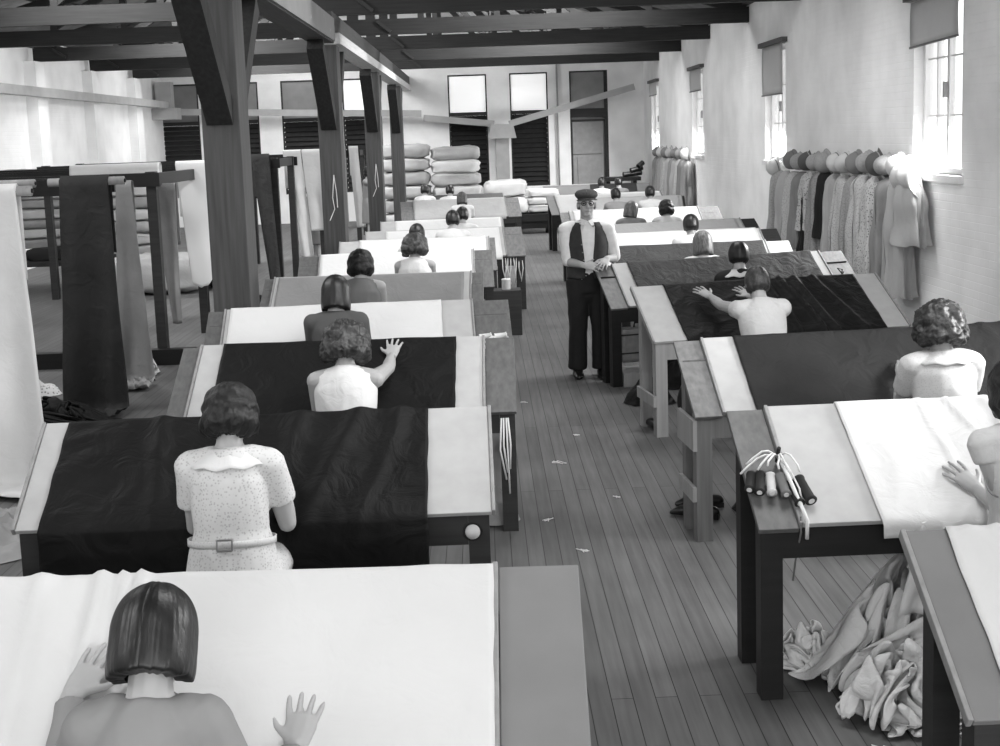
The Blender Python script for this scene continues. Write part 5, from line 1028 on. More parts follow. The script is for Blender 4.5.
58,8,114,79,31,136,78,34,119,57,44,73,55,41,60,85,34,120,89,-8,174,110,-16,152,128,8,67,131,0,47,124,-12,87,122,-26,102,138,-26,69,156,-35,33,163,-31,32,-49,-49,40,-76,-61,27,-75,-70,24,-68,-63,24,-43,-58,41,
-9,-65,54,11,-66,73,19,-65,99,27,-63,110,23,-58,110,21,-50,106,14,-49,103,5,-53,85,-6,-46,73,-6,-36,71,-7,-28,76,-4,-19,81,-1,-19,91,0,-27,99,3,-25,107,6,-24,96,11,-24,90,8,-31,97,12,-36,88,7,-41,86,
14,-41,82,15,-30,77,16,-18,74,20,-23,67,23,-36,71,25,-45,77,39,-50,97,35,-38,124,34,-17,143,40,2,158,48,10,165,60,9,163,63,-1,149,52,-12,132,47,-20,106,40,-27,78,33,-31,69,32,-28,63,43,-13,82,53,6,122,
82,25,142,89,35,133,71,49,85,65,45,65,90,38,116,97,-1,167,115,-8,155,129,1,62,139,-1,27,133,-12,68,129,-28,105,139,-28,81,152,-27,44,160,-30,46,-29,-38,49,-61,-48,28,-82,-69,15,-81,-78,8,-64,-68,17,-35,-54,30,
1,-63,56,13,-65,94,17,-59,120,22,-48,133,19,-38,133,18,-36,122,11,-46,111,3,-55,94,-4,-48,81,-3,-40,80,-5,-32,94,-7,-18,103,0,-18,99,3,-16,104,12,-18,99,17,-22,95,18,-29,93,12,-28,104,10,-39,103,17,-46,93,
19,-36,86,18,-25,82,23,-17,73,21,-23,61,23,-37,65,26,-50,72,36,-43,93,38,-33,117,43,-18,139,49,-3,150,52,8,151,62,6,141,51,-5,130,48,-11,110,38,-16,82,31,-19,74,28,-14,67,44,-5,85,52,14,128,85,20,150,
88,28,148,81,50,107,76,40,73,92,32,111,106,4,169,117,0,155,131,-5,69,150,-1,13,143,-11,50,123,-20,109,137,-26,100,154,-29,63,153,-25,54,-30,-44,74,-23,-36,46,-55,-48,23,-73,-64,8,-70,-72,5,-50,-61,11,-17,-52,25,
3,-55,61,11,-57,87,16,-51,116,11,-46,129,10,-38,127,7,-35,114,3,-49,103,-1,-49,89,-7,-37,81,-7,-24,93,-8,-10,101,0,-12,92,7,-16,91,17,-15,84,23,-17,86,23,-22,94,17,-22,103,16,-26,112,18,-35,99,21,-44,100,
25,-38,92,23,-29,79,25,-26,70,25,-30,61,24,-44,62,27,-55,68,42,-46,88,42,-30,110,45,-16,128,48,-2,139,51,6,138,54,6,130,47,-5,110,40,-5,90,35,-3,84,36,0,78,52,6,97,57,20,138,88,14,163,89,23,165,
92,47,125,83,45,84,91,29,101,113,13,157,120,6,159,133,2,73,160,-2,9,154,-16,34,126,-12,108,128,-19,119,141,-20,78,144,-19,62,-29,-43,81,-26,-42,72,-25,-45,63,-37,-49,40,-45,-53,23,-42,-45,14,-29,-46,15,-11,-46,27,
-12,-54,48,4,-63,77,0,-65,91,-2,-60,101,-3,-48,113,-1,-42,105,2,-42,95,-4,-39,88,-9,-22,86,-5,-4,88,6,-5,76,17,-8,72,25,-6,74,27,-8,82,23,-14,97,19,-14,106,21,-13,118,28,-12,112,26,-22,116,19,-27,124,
30,-34,114,28,-25,99,29,-32,81,29,-40,69,32,-45,71,29,-55,76,40,-46,84,42,-29,99,43,-15,117,44,-5,124,45,3,124,47,2,115,43,3,102,42,6,95,46,10,90,59,16,114,66,29,154,87,7,174,96,13,175,97,41,142,
89,44,93,91,30,90,118,23,134,123,11,143,137,-5,75,169,-4,9,161,-22,23,132,-10,111,127,-8,139,143,-18,98,151,-21,69,-43,-44,51,-27,-38,65,-24,-40,84,-25,-50,90,-21,-55,81,-21,-55,63,-21,-51,47,-18,-44,35,-11,-37,28,
-5,-37,33,1,-42,42,-7,-50,54,-11,-58,67,-14,-57,90,-8,-47,90,-12,-38,95,-14,-16,101,-3,1,77,14,1,61,23,11,61,31,21,69,34,14,77,29,-2,89,19,-6,109,20,3,130,30,17,136,36,24,132,40,19,137,34,15,146,
38,3,149,39,-10,135,35,-29,111,34,-38,88,36,-45,77,35,-38,76,40,-36,83,41,-23,95,40,-14,105,41,-5,114,40,3,115,43,7,112,47,12,109,58,19,105,69,26,125,77,29,163,89,8,187,96,2,176,97,29,145,95,43,86,
88,31,73,113,26,103,122,10,124,142,-4,77,174,-3,16,169,-25,26,133,0,117,130,4,153,146,-7,113,161,-20,68,-86,-55,22,-69,-45,34,-39,-38,51,-27,-40,91,-16,-43,113,-5,-41,117,-15,-39,102,-20,-40,76,-15,-33,37,-7,-24,15,
4,-15,12,-2,-14,23,-8,-25,38,-14,-47,56,-12,-43,71,-14,-31,86,-18,-17,96,-4,-1,71,16,11,54,29,37,54,36,41,62,37,34,74,33,14,85,28,-10,103,22,16,126,36,48,131,44,60,119,47,61,112,50,68,122,51,60,132,
51,45,146,46,14,148,39,-4,127,38,-23,106,35,-31,88,34,-30,79,38,-23,87,37,-15,96,39,-6,104,38,3,107,37,12,111,45,14,118,54,22,128,69,32,140,88,29,168,97,14,186,103,5,179,103,36,146,98,43,80,79,37,53,
106,27,76,124,10,103,137,5,84,163,-13,33,172,-18,36,138,4,124,123,16,167,147,7,126,169,-7,69,-92,-73,8,-88,-65,15,-79,-46,19,-45,-33,46,-27,-34,100,-5,-35,130,11,-29,135,0,-24,120,-19,-35,82,-14,-23,32,5,-6,5,
18,3,6,5,6,18,-6,-12,38,-13,-30,57,-14,-34,72,-15,-26,80,-4,-8,68,15,17,48,31,41,48,46,48,59,36,44,70,27,20,77,28,2,103,31,20,124,37,53,121,42,73,106,55,79,101,64,79,105,74,76,109,71,72,122,
62,60,139,58,38,152,44,14,132,34,-7,116,31,-19,93,29,-19,83,34,-10,90,37,-4,97,37,6,100,40,15,108,45,21,120,59,30,129,70,35,147,92,34,164,103,20,178,109,13,175,103,30,135,94,37,66,74,40,33,92,29,47,
130,14,92,138,13,97,158,-7,60,171,-9,45,144,6,112,120,24,164,143,18,140,174,4,70,-89,-46,4,-95,-60,9,-84,-66,5,-71,-44,16,-36,-32,46,-22,-34,97,-1,-27,133,3,-20,142,-7,-20,120,-23,-26,77,-7,-10,17,19,16,2,
19,26,12,7,18,18,-8,-10,46,-16,-24,72,-13,-20,80,-7,-12,63,17,11,44,37,43,43,48,49,50,35,49,63,24,19,68,23,3,95,29,25,119,36,47,116,41,64,103,52,71,95,62,68,101,71,67,106,79,68,112,82,68,124,
80,59,140,66,40,151,50,28,136,35,6,122,34,-5,109,32,-2,101,33,3,93,38,11,93,43,14,101,49,22,115,69,34,128,78,38,143,95,38,159,105,28,167,114,22,159,104,32,122,95,35,55,71,47,20,81,41,27,117,13,68,
133,11,112,143,5,96,155,4,55,157,6,90,131,25,146,141,28,144,177,15,79,-76,-12,33,-87,-22,10,-81,-47,9,-72,-51,5,-58,-40,16,-29,-28,45,-26,-29,92,-13,-29,130,-10,-17,135,-20,-23,108,-19,-14,57,1,9,11,21,34,3,
12,30,14,-2,15,35,-17,-5,75,-18,-15,86,-13,-13,75,7,5,42,36,40,37,45,53,44,34,50,56,19,20,63,21,-6,90,23,17,118,26,39,118,37,51,109,46,52,105,54,56,113,59,58,121,70,63,121,79,60,121,88,60,128,
85,51,142,70,41,142,53,30,131,39,21,125,32,18,115,33,15,106,38,21,104,50,23,109,65,30,114,76,38,124,83,41,138,92,44,150,107,38,156,113,32,145,109,33,105,96,41,50,76,55,12,76,47,15,108,27,61,129,13,128,
130,20,133,149,5,85,166,2,68,151,16,109,141,29,130,168,30,97,-58,-21,46,-68,-18,44,-73,-6,26,-67,-23,13,-58,-31,11,-55,-31,27,-39,-27,60,-30,-27,95,-24,-23,123,-15,-15,120,-26,-22,89,-11,2,38,5,35,7,21,47,7,
3,37,22,-12,10,64,-23,-6,87,-18,-10,92,-7,-2,53,25,30,36,40,51,38,30,49,48,17,23,56,19,-2,90,22,7,111,19,28,112,30,28,113,27,36,110,37,33,109,43,40,116,51,48,127,66,57,131,75,57,131,82,53,131,
78,47,136,64,44,138,53,39,134,46,28,123,40,33,120,44,29,114,55,29,118,66,36,121,76,45,125,90,50,133,97,50,140,105,47,141,112,38,127,107,40,99,103,44,52,84,52,13,80,48,10,112,25,52,128,22,124,119,33,153,
141,22,114,162,3,58,169,8,60,157,20,97,154,24,104,-59,-26,41,-57,-28,51,-61,-21,56,-62,-10,48,-63,-10,32,-60,-22,32,-51,-19,41,-41,-14,60,-32,-20,94,-29,-19,115,-23,-18,108,-21,-8,68,-3,30,19,15,54,5,9,51,17,
-4,29,52,-21,0,88,-17,-9,101,-10,-1,67,13,23,41,34,45,40,31,51,41,13,23,49,13,-1,81,19,1,106,15,19,113,23,22,105,31,20,99,40,19,90,46,21,96,51,28,105,52,39,127,59,47,133,71,49,136,72,50,128,
71,46,130,67,41,130,60,37,127,56,36,119,61,30,106,67,33,110,72,41,115,78,51,120,88,55,122,98,56,129,104,48,124,116,42,114,112,32,90,106,37,53,93,44,22,87,40,11,111,20,47,134,20,112,116,38,144,130,36,135,
159,11,61,182,-6,23,181,7,48,164,23,87,-76,-29,28,-67,-26,39,-55,-37,56,-48,-33,57,-49,-21,54,-56,-9,45,-52,-9,37,-45,-9,43,-41,-7,62,-32,-12,90,-25,-21,99,-27,-8,81,-9,26,46,3,58,9,17,61,12,3,48,38,
-17,13,82,-17,-2,103,-13,2,85,2,12,38,29,40,33,31,51,33,17,35,49,8,5,73,15,-3,99,17,11,105,28,14,98,29,22,86,28,30,92,27,35,101,40,33,96,52,30,97,50,39,110,59,42,123,62,47,122,67,53,118,
68,49,116,65,43,115,63,40,110,63,37,99,70,45,103,73,50,108,77,56,113,89,61,115,96,54,115,105,48,109,115,42,99,121,32,82,113,33,54,105,35,33,102,33,25,115,16,42,138,22,96,118,43,133,127,44,129,157,22,82,
184,2,16,197,7,11,187,13,54,-105,-38,9,-86,-37,22,-62,-35,41,-48,-45,58,-45,-39,64,-52,-26,62,-49,-5,48,-47,-1,39,-41,8,46,-32,-5,68,-29,-21,82,-29,-15,70,-16,19,64,2,53,26,18,71,10,9,60,28,-11,29,69,
-15,7,105,-12,1,104,-2,13,57,17,34,30,32,50,24,17,36,40,5,13,65,12,3,92,15,5,103,22,12,94,23,26,82,37,35,82,36,42,91,31,47,103,41,42,98,48,34,90,55,35,99,57,42,107,56,47,111,55,54,104,
61,55,100,61,49,96,62,46,88,68,52,91,67,58,98,74,59,103,83,56,102,93,51,101,102,46,94,113,40,83,121,35,74,121,29,66,118,31,48,115,25,41,126,14,45,140,16,75,126,39,110,119,52,120,151,33,105,183,15,43,
182,16,12,198,17,17,-126,-18,5,-103,-22,9,-84,-33,34,-58,-47,57,-39,-52,68,-42,-41,71,-58,-16,62,-53,1,38,-45,8,35,-35,-6,44,-34,-21,65,-27,-21,65,-20,6,57,-3,53,43,6,72,11,12,74,20,-5,45,59,-8,12,99,
-7,-1,112,-10,14,81,5,26,32,32,41,20,25,46,24,4,22,55,11,11,86,12,7,98,18,7,89,22,22,75,28,38,78,37,45,81,36,52,90,35,57,101,41,52,95,45,41,86,48,46,99,55,42,92,55,46,82,53,54,78,
53,62,77,57,60,70,58,53,66,65,56,76,73,55,77,80,52,81,89,49,79,97,49,75,106,47,76,114,40,72,119,37,62,125,32,65,122,24,57,125,23,49,134,24,64,147,28,85,140,40,101,150,44,100,179,28,72,193,26,28,
194,24,8,-135,-7,0,-118,-11,1,-93,-18,24,-66,-35,53,-46,-47,77,-37,-46,77,-49,-27,73,-61,-5,52,-54,0,29,-42,-6,28,-38,-20,50,-29,-20,55,-21,-5,52,-10,38,40,2,75,24,11,84,18,2,60,45,-6,16,89,-3,-10,111,
-6,-1,95,-1,24,48,23,31,19,27,42,16,10,34,38,9,19,82,11,13,101,16,11,92,14,14,75,24,35,69,31,48,75,37,53,79,34,60,87,36,65,97,44,60,93,43,50,83,49,55,87,46,50,72,47,55,60,40,63,54,
46,63,47,48,64,40,56,57,47,63,51,54,72,47,58,80,46,60,88,46,61,98,45,65,109,47,68,118,46,68,126,45,66,130,41,61,133,31,57,138,24,51,141,13,55,142,30,67,154,34,85,157,40,77,179,38,70,193,35,45,
-140,4,4,-128,-6,9,-94,-13,7,-72,-23,52,-47,-38,82,-33,-43,89,-40,-29,75,-59,0,57,-63,-2,34,-52,-8,28,-43,-22,39,-28,-21,43,-21,-13,44,-12,24,38,-5,68,17,2,90,20,2,71,43,0,29,75,1,-6,103,5,-7,92,
-5,23,73,7,29,26,23,38,11,14,41,26,9,33,68,11,22,93,17,16,99,16,17,83,18,27,62,27,44,67,34,55,71,33,62,78,32,69,87,40,71,93,43,64,86,41,60,78,41,61,68,35,58,58,34,59,40,37,56,30,
44,55,25,50,65,22,59,59,24,64,51,29,72,47,37,82,48,43,92,46,51,101,49,60,113,54,67,121,54,64,125,51,57,129,39,54,131,23,44,141,25,35,149,22,34,152,17,60,156,43,68,146,59,66,158,52,74,-131,8,6,
-127,1,0,-102,-8,18,-73,-11,53,-48,-28,85,-36,-36,94,-42,-25,80,-51,0,54,-59,7,30,-61,-6,25,-48,-26,28,-25,-29,33,-21,-17,36,-12,12,35,-13,58,27,-7,84,18,-6,77,31,0,45,70,2,1,94,14,-10,95,2,6,78,
3,39,51,13,42,20,19,47,17,13,43,47,12,31,84,11,22,104,18,20,93,12,21,68,22,36,60,29,52,64,32,62,69,32,70,77,35,77,84,38,69,83,45,67,77,39,69,71,36,66,59,37,66,43,37,63,29,33,57,18,
41,48,15,51,54,14,60,54,9,68,55,17,77,53,24,88,51,40,96,51,55,104,54,67,115,61,66,117,58,58,120,45,57,130,33,41,123,13,32,127,8,26,155,7,34,165,36,62,138,69,56,129,78,58,-121,5,8,-123,9,0,
-93,-4,10,-66,-5,56,-47,-21,91,-36,-31,100,-43,-16,80,-54,5,55,-64,7,38,-57,1,21,-52,-20,20,-30,-30,23,-21,-23,26,-11,5,30,-9,44,20,-17,74,16,-15,77,28,-7,57,60,-1,14,95,10,-14,108,12,-5,107,3,25,71,
13,49,31,25,54,15,19,51,32,14,45,64,10,33,98,17,27,103,17,25,85,14,30,61,26,47,57,29,59,59,30,69,65,31,77,72,39,80,77,42,76,84,45,74,77,39,74,65,36,72,53,36,73,40,36,69,22,41,61,15,
45,59,7,56,62,9,67,62,8,74,62,16,76,53,32,85,54,50,95,53,66,106,62,70,109,61,59,112,43,59,118,34,35,111,13,24,116,10,18,140,14,17,174,23,49,142,62,48,120,88,50,-114,1,14,-114,7,11,-83,1,15,
-69,-1,65,-45,-16,98,-37,-23,103,-44,-6,79,-60,13,46,-68,14,30,-67,1,18,-48,-9,19,-38,-20,29,-28,-20,29,-13,-3,22,-17,32,23,-23,62,22,-23,71,30,-15,65,58,-2,29,91,4,-7,113,15,-6,116,6,8,99,5,43,58,
17,58,27,28,59,24,17,56,47,9,46,81,12,38,106,20,27,96,18,32,76,19,40,54,29,55,50,29,66,55,32,76,62,34,86,72,40,87,84,46,81,88,51,75,85,46,75,70,42,69,63,42,74,47,40,73,30,46,72,19,
53,76,12,63,72,11,68,67,19,68,57,29,76,52,48,84,54,62,93,60,69,100,66,65,109,50,51,112,36,24,108,17,20,112,4,15,129,5,15,172,12,30,162,55,57,133,81,42,-116,7,19,-103,0,18,-77,9,27,-57,1,80,
-39,-13,104,-36,-15,96,-40,1,64,-52,11,38,-65,16,20,-60,5,11,-48,-18,12,-37,-13,24,-34,-17,38,-20,-8,28,-18,21,31,-20,51,30,-25,61,31,-24,66,50,-8,44,82,-1,7,109,12,-12,124,13,2,122,5,25,88,10,53,48,
19,66,22,20,71,30,12,59,59,9,49,91,20,36,105,18,32,89,20,43,70,24,50,41,30,67,46,28,75,49,33,85,60,44,89,76,51,91,88,58,86,96,63,75,96,58,68,90,59,67,78,49,67,62,52,68,54,48,78,39,
55,78,33,57,71,31,60,65,38,68,57,47,77,57,60,85,63,63,94,60,59,104,50,43,104,34,19,99,15,21,110,6,10,130,2,6,165,13,19,174,43,50,151,69,40,-120,17,10,-99,9,27,-61,9,56,-43,-1,95,-31,-11,111,
-36,-5,89,-52,11,56,-61,19,32,-55,11,22,-46,1,12,-38,-18,8,-31,-18,21,-32,-8,29,-25,-6,42,-18,16,39,-17,40,37,-20,53,38,-20,59,47,-17,51,75,-2,25,103,2,-8,125,10,-11,134,5,7,116,6,36,78,11,65,42,
17,78,26,15,71,44,8,57,73,17,46,97,15,36,94,15,43,83,21,53,58,30,66,39,30,80,40,36,81,51,44,82,74,64,82,90,82,82,97,87,73,104,87,67,108,87,63,102,79,61,93,77,60,80,63,62,64,55,72,63,
58,78,59,61,71,57,66,61,56,75,59,52,84,62,53,94,57,44,106,52,29,99,34,15,102,19,13,107,11,3,134,13,7,164,23,17,160,40,41,173,57,39,-107,21,18,-74,16,42,-43,5,80,-27,-7,112,-24,-11,104,-36,4,72,
-57,23,39,-50,19,28,-47,9,27,-37,-7,18,-29,-13,7,-23,-17,18,-27,-6,23,-27,-1,34,-23,15,55,-13,33,49,-14,46,41,-10,57,46,-17,49,67,-9,30,95,0,6,125,-1,-13,137,7,-4,133,5,17,106,6,51,68,10,75,38,
15,86,35,9,72,50,13,57,82,19,41,94,22,42,84,18,57,65,26,63,33,34,82,31,38,82,40,48,83,68,72,77,93,99,73,94,113,67,103,117,57,108,116,50,106,114,48,95,111,48,87,101,55,84,95,58,75,84,67,78,
78,77,74,68,73,58,75,65,60,82,61,43,95,55,30,103,49,18,107,34,12,109,20,13,120,14,12,140,26,11,167,31,16,165,43,33,157,51,38,-82,22,44,-52,8,76,-26,-2,105,-15,-10,115,-27,0,92,-43,18,52,-55,24,31,
-56,18,20,-41,8,18,-30,-1,16,-23,-8,13,-17,-13,16,-18,-2,21,-23,6,31,-24,18,46,-17,32,57,-11,41,56,-10,49,51,-10,51,59,-8,34,84,-6,8,117,-4,-8,143,6,-14,148,3,5,136,3,30,99,2,62,58,7,82,35,
9,85,42,17,66,63,22,46,90,29,41,86,24,50,74,22,70,40,35,80,18,45,83,28,49,77,62,72,70,94,109,62,98,132,61,94,140,50,98,136,44,94,132,38,88,131,37,79,129,40,72,130,48,73,117,56,77,103,67,80,
87,70,70,69,69,50,76,60,39,91,57,22,96,42,8,98,26,5,113,21,7,124,16,21,150,26,23,167,42,21,174,47,33,168,57,31,-57,14,82,-36,-2,113,-17,-7,125,-16,-3,112,-40,13,74,-57,29,37,-53,25,27,-53,18,11,
-35,4,5,-26,-4,7,-15,-4,8,-11,-2,15,-15,4,17,-19,10,26,-24,16,35,-22,27,45,-18,38,52,-17,49,50,-14,44,62,-12,32,77,-9,15,108,-3,4,140,3,-9,155,14,-6,146,3,16,124,-2,44,81,-5,73,46,1,84,38,
12,81,55,21,56,79,26,42,95,29,51,84,20,73,48,32,88,15,44,91,19,52,84,49,83,64,86,120,53,97,135,54,87,151,53,91,153,43,85,147,40,81,146,38,73,142,37,66,140,36,58,137,46,62,127,58,69,108,70,75,
80,75,68,72,62,34,87,61,10,104,45,5,116,33,4,121,26,10,129,25,28,148,38,21,163,48,23,171,50,25,181,58,24,-27,6,115,-14,0,131,-12,-1,122,-38,7,94,-59,18,51,-70,33,27,-59,26,18,-42,17,17,-29,9,12,
-24,6,5,-14,4,5,-8,7,12,-8,14,19,-17,17,19,-21,19,26,-22,26,36,-22,39,44,-23,48,48,-21,43,58,-16,37,76,-12,25,103,-3,13,130,7,0,155,16,-7,156,12,5,143,-1,31,108,-8,58,68,-6,79,46,3,82,51,
17,64,76,24,47,100,28,54,94,18,76,55,31,98,12,44,100,12,43,86,51,80,70,83,120,51,90,140,47,84,146,54,82,151,49,76,140,46,73,144,48,66,147,45,59,152,37,56,144,37,49,137,47,53,120,66,65,87,82,75,
66,71,40,93,63,19,115,49,8,118,38,14,115,28,18,134,38,24,157,44,31,163,59,24,172,60,19,178,47,20,-12,7,131,-12,5,123,-25,8,98,-61,18,66,-79,25,28,-72,29,18,-52,34,31,-37,12,24,-30,7,19,-22,2,15,
-20,8,11,-13,13,8,-7,20,9,-12,24,16,-22,25,21,-23,35,30,-24,44,39,-29,46,51,-27,47,63,-21,45,76,-11,33,99,-8,22,125,5,10,152,19,-1,165,24,-1,151,11,17,122,-7,50,88,-8,72,58,2,77,55,17,71,75,
22,49,106,29,57,105,26,73,58,37,102,17,46,110,7,43,95,43,78,71,90,120,52,83,133,45,80,139,53,78,143,61,75,136,57,69,138,56,61,142,54,54,146,48,49,150,42,44,139,42,43,128,58,54,100,75,65,64,79,50,
95,62,29,118,54,15,115,45,20,123,36,28,145,37,39,149,54,24,156,61,25,166,53,16,181,43,11,-13,14,123,-28,14,104,-46,22,65,-83,31,35,-92,28,12,-78,30,6,-46,28,22,-37,6,31,-32,1,26,-24,4,23,-21,9,19,
-21,15,12,-16,22,8,-12,31,7,-18,32,17,-26,43,27,-27,50,37,-30,53,48,-29,55,60,-24,53,76,-14,43,92,-4,26,117,9,13,144,21,8,163,29,2,157,18,17,132,3,41,91,-1,67,62,6,73,57,13,65,83,19,40,112,
26,51,114,22,78,65,36,111,16,45,121,10,37,93,44,73,77,86,115,61,88,127,56,82,134,60,82,129,64,71,126,70,63,127,69,54,131,66,49,140,59,43,148,55,39,140,49,40,129,57,46,108,78,60,65,85,52,97,64,43,
115,59,26,122,52,32,130,44,44,137,52,28,146,65,26,149,57,16,160,45,14,176,34,13,-30,24,91,-41,27,58,-83,38,26,-108,40,5,-102,32,7,-72,37,15,-37,24,14,-36,8,39,-33,1,39,-30,5,33,-28,10,25,-27,16,17,
-21,24,13,-22,32,7,-19,44,16,-30,47,23,-31,58,35,-34,60,47,-31,64,60,-28,62,74,-18,44,96,-8,35,112,6,22,141,20,17,162,28,11,156,12,16,134,3,41,98,-1,67,68,5,66,68,12,55,97,16,30,126,19,44,120,
18,79,70,33,110,8,37,124,12,37,98,48,80,78,83,111,69,87,121,68,85,116,72,74,114,83,67,113,86,58,113,84,50,117,82,44,128,76,39,139,71,34,137,61,33,125,66,41,106,81,52,70,87,46,95,67,55,109,58,42,
118,52,50,126,58,36,132,67,21,138,63,15,154,67,18,163,52,7,171,34,7,-46,36,46,-75,44,22,-102,48,8,-131,47,0,-103,44,-8,-56,44,8,-41,28,34,-34,11,54,-31,1,53,-28,4,46,-29,11,35,-30,18,24,-29,26,14,
-26,38,14,-25,55,13,-34,62,23,-36,71,34,-36,76,45,-35,78,56,-32,74,71,-23,60,90,-14,42,113,1,29,139,18,26,156,22,20,149,8,27,130,5,49,98,2,65,76,11,73,80,12,47,117,23,27,142,23,38,131,17,83,77,
23,102,15,27,117,11,32,89,49,68,82,84,98,78,86,104,78,80,101,84,69,97,91,60,94,89,47,98,96,49,104,92,43,114,91,41,125,87,32,126,78,28,115,79,36,103,80,44,72,80,40,95,74,52,105,70,54,113,68,40,
119,74,22,117,68,9,128,69,6,146,63,7,169,60,10,172,46,5,-78,60,24,-87,57,15,-123,59,4,-117,55,-13,-76,50,-1,-42,40,39,-30,23,67,-31,14,80,-29,5,70,-27,6,58,-30,12,44,-29,21,30,-36,33,15,-34,52,7,
-38,67,17,-31,80,23,-39,88,30,-35,95,36,-32,93,47,-26,85,60,-22,70,79,-9,45,98,-1,40,128,11,38,147,12,32,140,0,35,118,-4,54,84,2,76,73,4,70,87,13,48,128,28,22,158,30,29,141,22,80,92,16,101,26,
19,110,18,29,93,54,61,88,82,86,87,85,93,89,75,87,86,65,82,91,51,81,91,44,84,98,44,89,103,42,96,97,36,101,86,39,109,88,32,102,81,29,95,76,36,77,75,32,89,70,38,97,68,31,103,66,14,97,79,15,
101,87,15,116,84,10,134,76,7,156,68,7,168,67,8,-84,71,11,-113,76,5,-112,68,-10,-85,60,-9,-51,51,30,-28,38,66,-22,22,93,-21,12,97,-25,7,84,-27,11,62,-30,20,41,-39,33,22,-48,53,14,-46,74,7,-32,87,10,
-32,101,17,-23,93,18,-21,102,23,-23,103,33,-27,88,41,-26,71,61,-16,54,83,-7,45,111,3,47,130,10,41,123,-1,51,103,-8,67,73,0,82,60,4,80,81,11,57,129,31,26,165,39,24,153,30,63,109,20,101,42,18,114,26,
29,100,50,56,93,75,79,91,80,85,92,70,86,99,58,78,100,49,71,95,46,73,97,39,74,106,41,80,104,34,86,95,38,89,90,32,89,83,36,90,80,29,78,76,23,80,69,15,84,74,7,83,89,12,77,99,25,86,98,27,
102,89,24,122,79,17,138,73,22,144,72,14,-72,82,9,-85,82,6,-76,72,0,-54,58,30,-35,48,65,-25,34,94,-20,25,104,-14,19,99,-19,17,82,-27,25,51,-35,39,22,-46,55,25,-51,82,16,-40,100,17,-33,108,5,-21,106,6,
-12,101,9,-9,93,14,-16,95,25,-26,87,29,-28,74,48,-15,61,72,-9,51,100,-4,53,115,4,53,109,-2,63,87,-9,83,56,-4,89,40,7,85,63,15,67,114,34,33,157,49,27,163,39,60,131,28,86,67,20,109,45,35,108,45,
58,94,67,76,85,76,76,93,70,78,101,63,70,105,52,64,101,45,63,93,38,63,104,38,69,108,32,74,98,32,71,90,31,78,85,37,80,83,29,79,83,19,67,82,12,68,101,6,66,114,25,71,117,18,78,115,24,98,101,29,
116,89,24,129,84,17,133,81,23,-58,71,8,-58,75,18,-61,67,37,-48,52,63,-30,53,81,-24,40,99,-16,33,104,-16,28,84,-25,29,58,-27,30,24,-43,59,33,-48,83,29,-51,100,21,-42,113,8,-30,112,15,-19,115,11,-7,110,12,
-4,102,17,-7,91,27,-20,92,35,-20,76,44,-15,69,72,-9,61,92,-12,56,107,-3,58,100,-7,77,73,-8,99,45,0,102,25,8,96,38,12,82,87,25,44,137,41,35,166,34,50,145,30,81,96,28,100,60,41,105,59,57,95,56,
69,89,68,77,87,63,74,94,55,63,99,53,56,105,45,51,95,37,51,102,31,59,100,32,65,99,29,58,91,30,64,84,34,68,75,25,71,90,23,53,101,14,58,117,20,61,116,6,65,124,6,82,115,15,98,99,21,123,97,20,
136,86,24,141,80,14,-56,62,13,-54,66,21,-53,72,40,-41,64,58,-35,61,78,-28,46,86,-22,40,84,-21,37,63,-29,37,36,-36,50,40,-44,72,42,-47,90,37,-43,102,27,-50,107,15,-40,112,17,-26,109,22,-18,111,23,-12,107,31,
-15,98,42,-12,82,39,-17,82,62,-12,74,86,-15,65,93,-11,63,104,-1,63,102,-5,83,76,3,105,39,4,117,16,8,104,16,9,95,59,16,61,112,31,37,146,33,46,152,25,67,117,31,90,79,38,101,67,52,104,53,65,88,65,
75,91,61,70,91,58,59,91,48,52,96,44,49,107,41,55,112,37,55,107,28,54,100,24,62,93,25,56,83,27,68,78,31,59,85,17,60,106,23,51,113,12,60,115,13,73,111,6,92,96,14,124,91,5,148,85,7,165,75,13,
171,68,19]
SN = 59
SV = [Vector((SHEET[i]/500, SHEET[i+1]/500, SHEET[i+2]/500)) for i in range(0, len(SHEET), 3)]
M_heap = mat('unbleached_cloth', .60, .85, 'fabric', .54, 1.4, .7)
def sheet(loc, rz, sc, m, label, group=None, mirror=False, zcut=None):
    w = SN; fs = [(j*w+i, j*w+i+1, (j+1)*w+i+1, (j+1)*w+i) for j in range(SN-1) for i in range(SN-1)]
    M = Matrix.Rotation(rz, 3, 'Z'); vs = []
    for p in SV:
        q = Vector((p.x*sc[0]*(-1 if mirror else 1), p.y*sc[1], max(.008, p.z*sc[2]))); e = .02*sc[0]; q += Vector((e*nz(p.x*16, p.y*16, p.z*16), e*nz(p.x*16, p.y*16+5, p.z*16), e*abs(nz(p.x*16+9, p.y*16, p.z*16)))); vs.append(M @ q)
    mb = MB(); mb.v = [tuple(v) for v in vs]; mb.f = fs
    o = mb.build('cloth_heap', m, None, True); o.location = loc
    k = o.modifiers.new('subdivision', 'SUBSURF'); k.levels = 1; k.render_levels = 1; k2 = o.modifiers.new('thickness', 'SOLIDIFY'); k2.thickness = .003
    tag(o, label, 'heap of cloth', group); return o
sheet((1.52, 4.66, 0), -.15, (1.35, 1.35, 1.62), M_heap, 'big crumpled heap of pale cloth rising to the edge of the white table', 'pale cloth spilling off the white table')
sheet((1.60, 4.40, 0), .35, (.95, .85, .8), M_heap, 'lower heap of pale cloth in front, nearest the corner table', 'pale cloth spilling off the white table', True)
sheet((1.33, 4.80, 0), 2.6, (.55, .6, .5), M_heap, 'small lobe of pale cloth reaching toward the black table legs', 'pale cloth spilling off the white table')
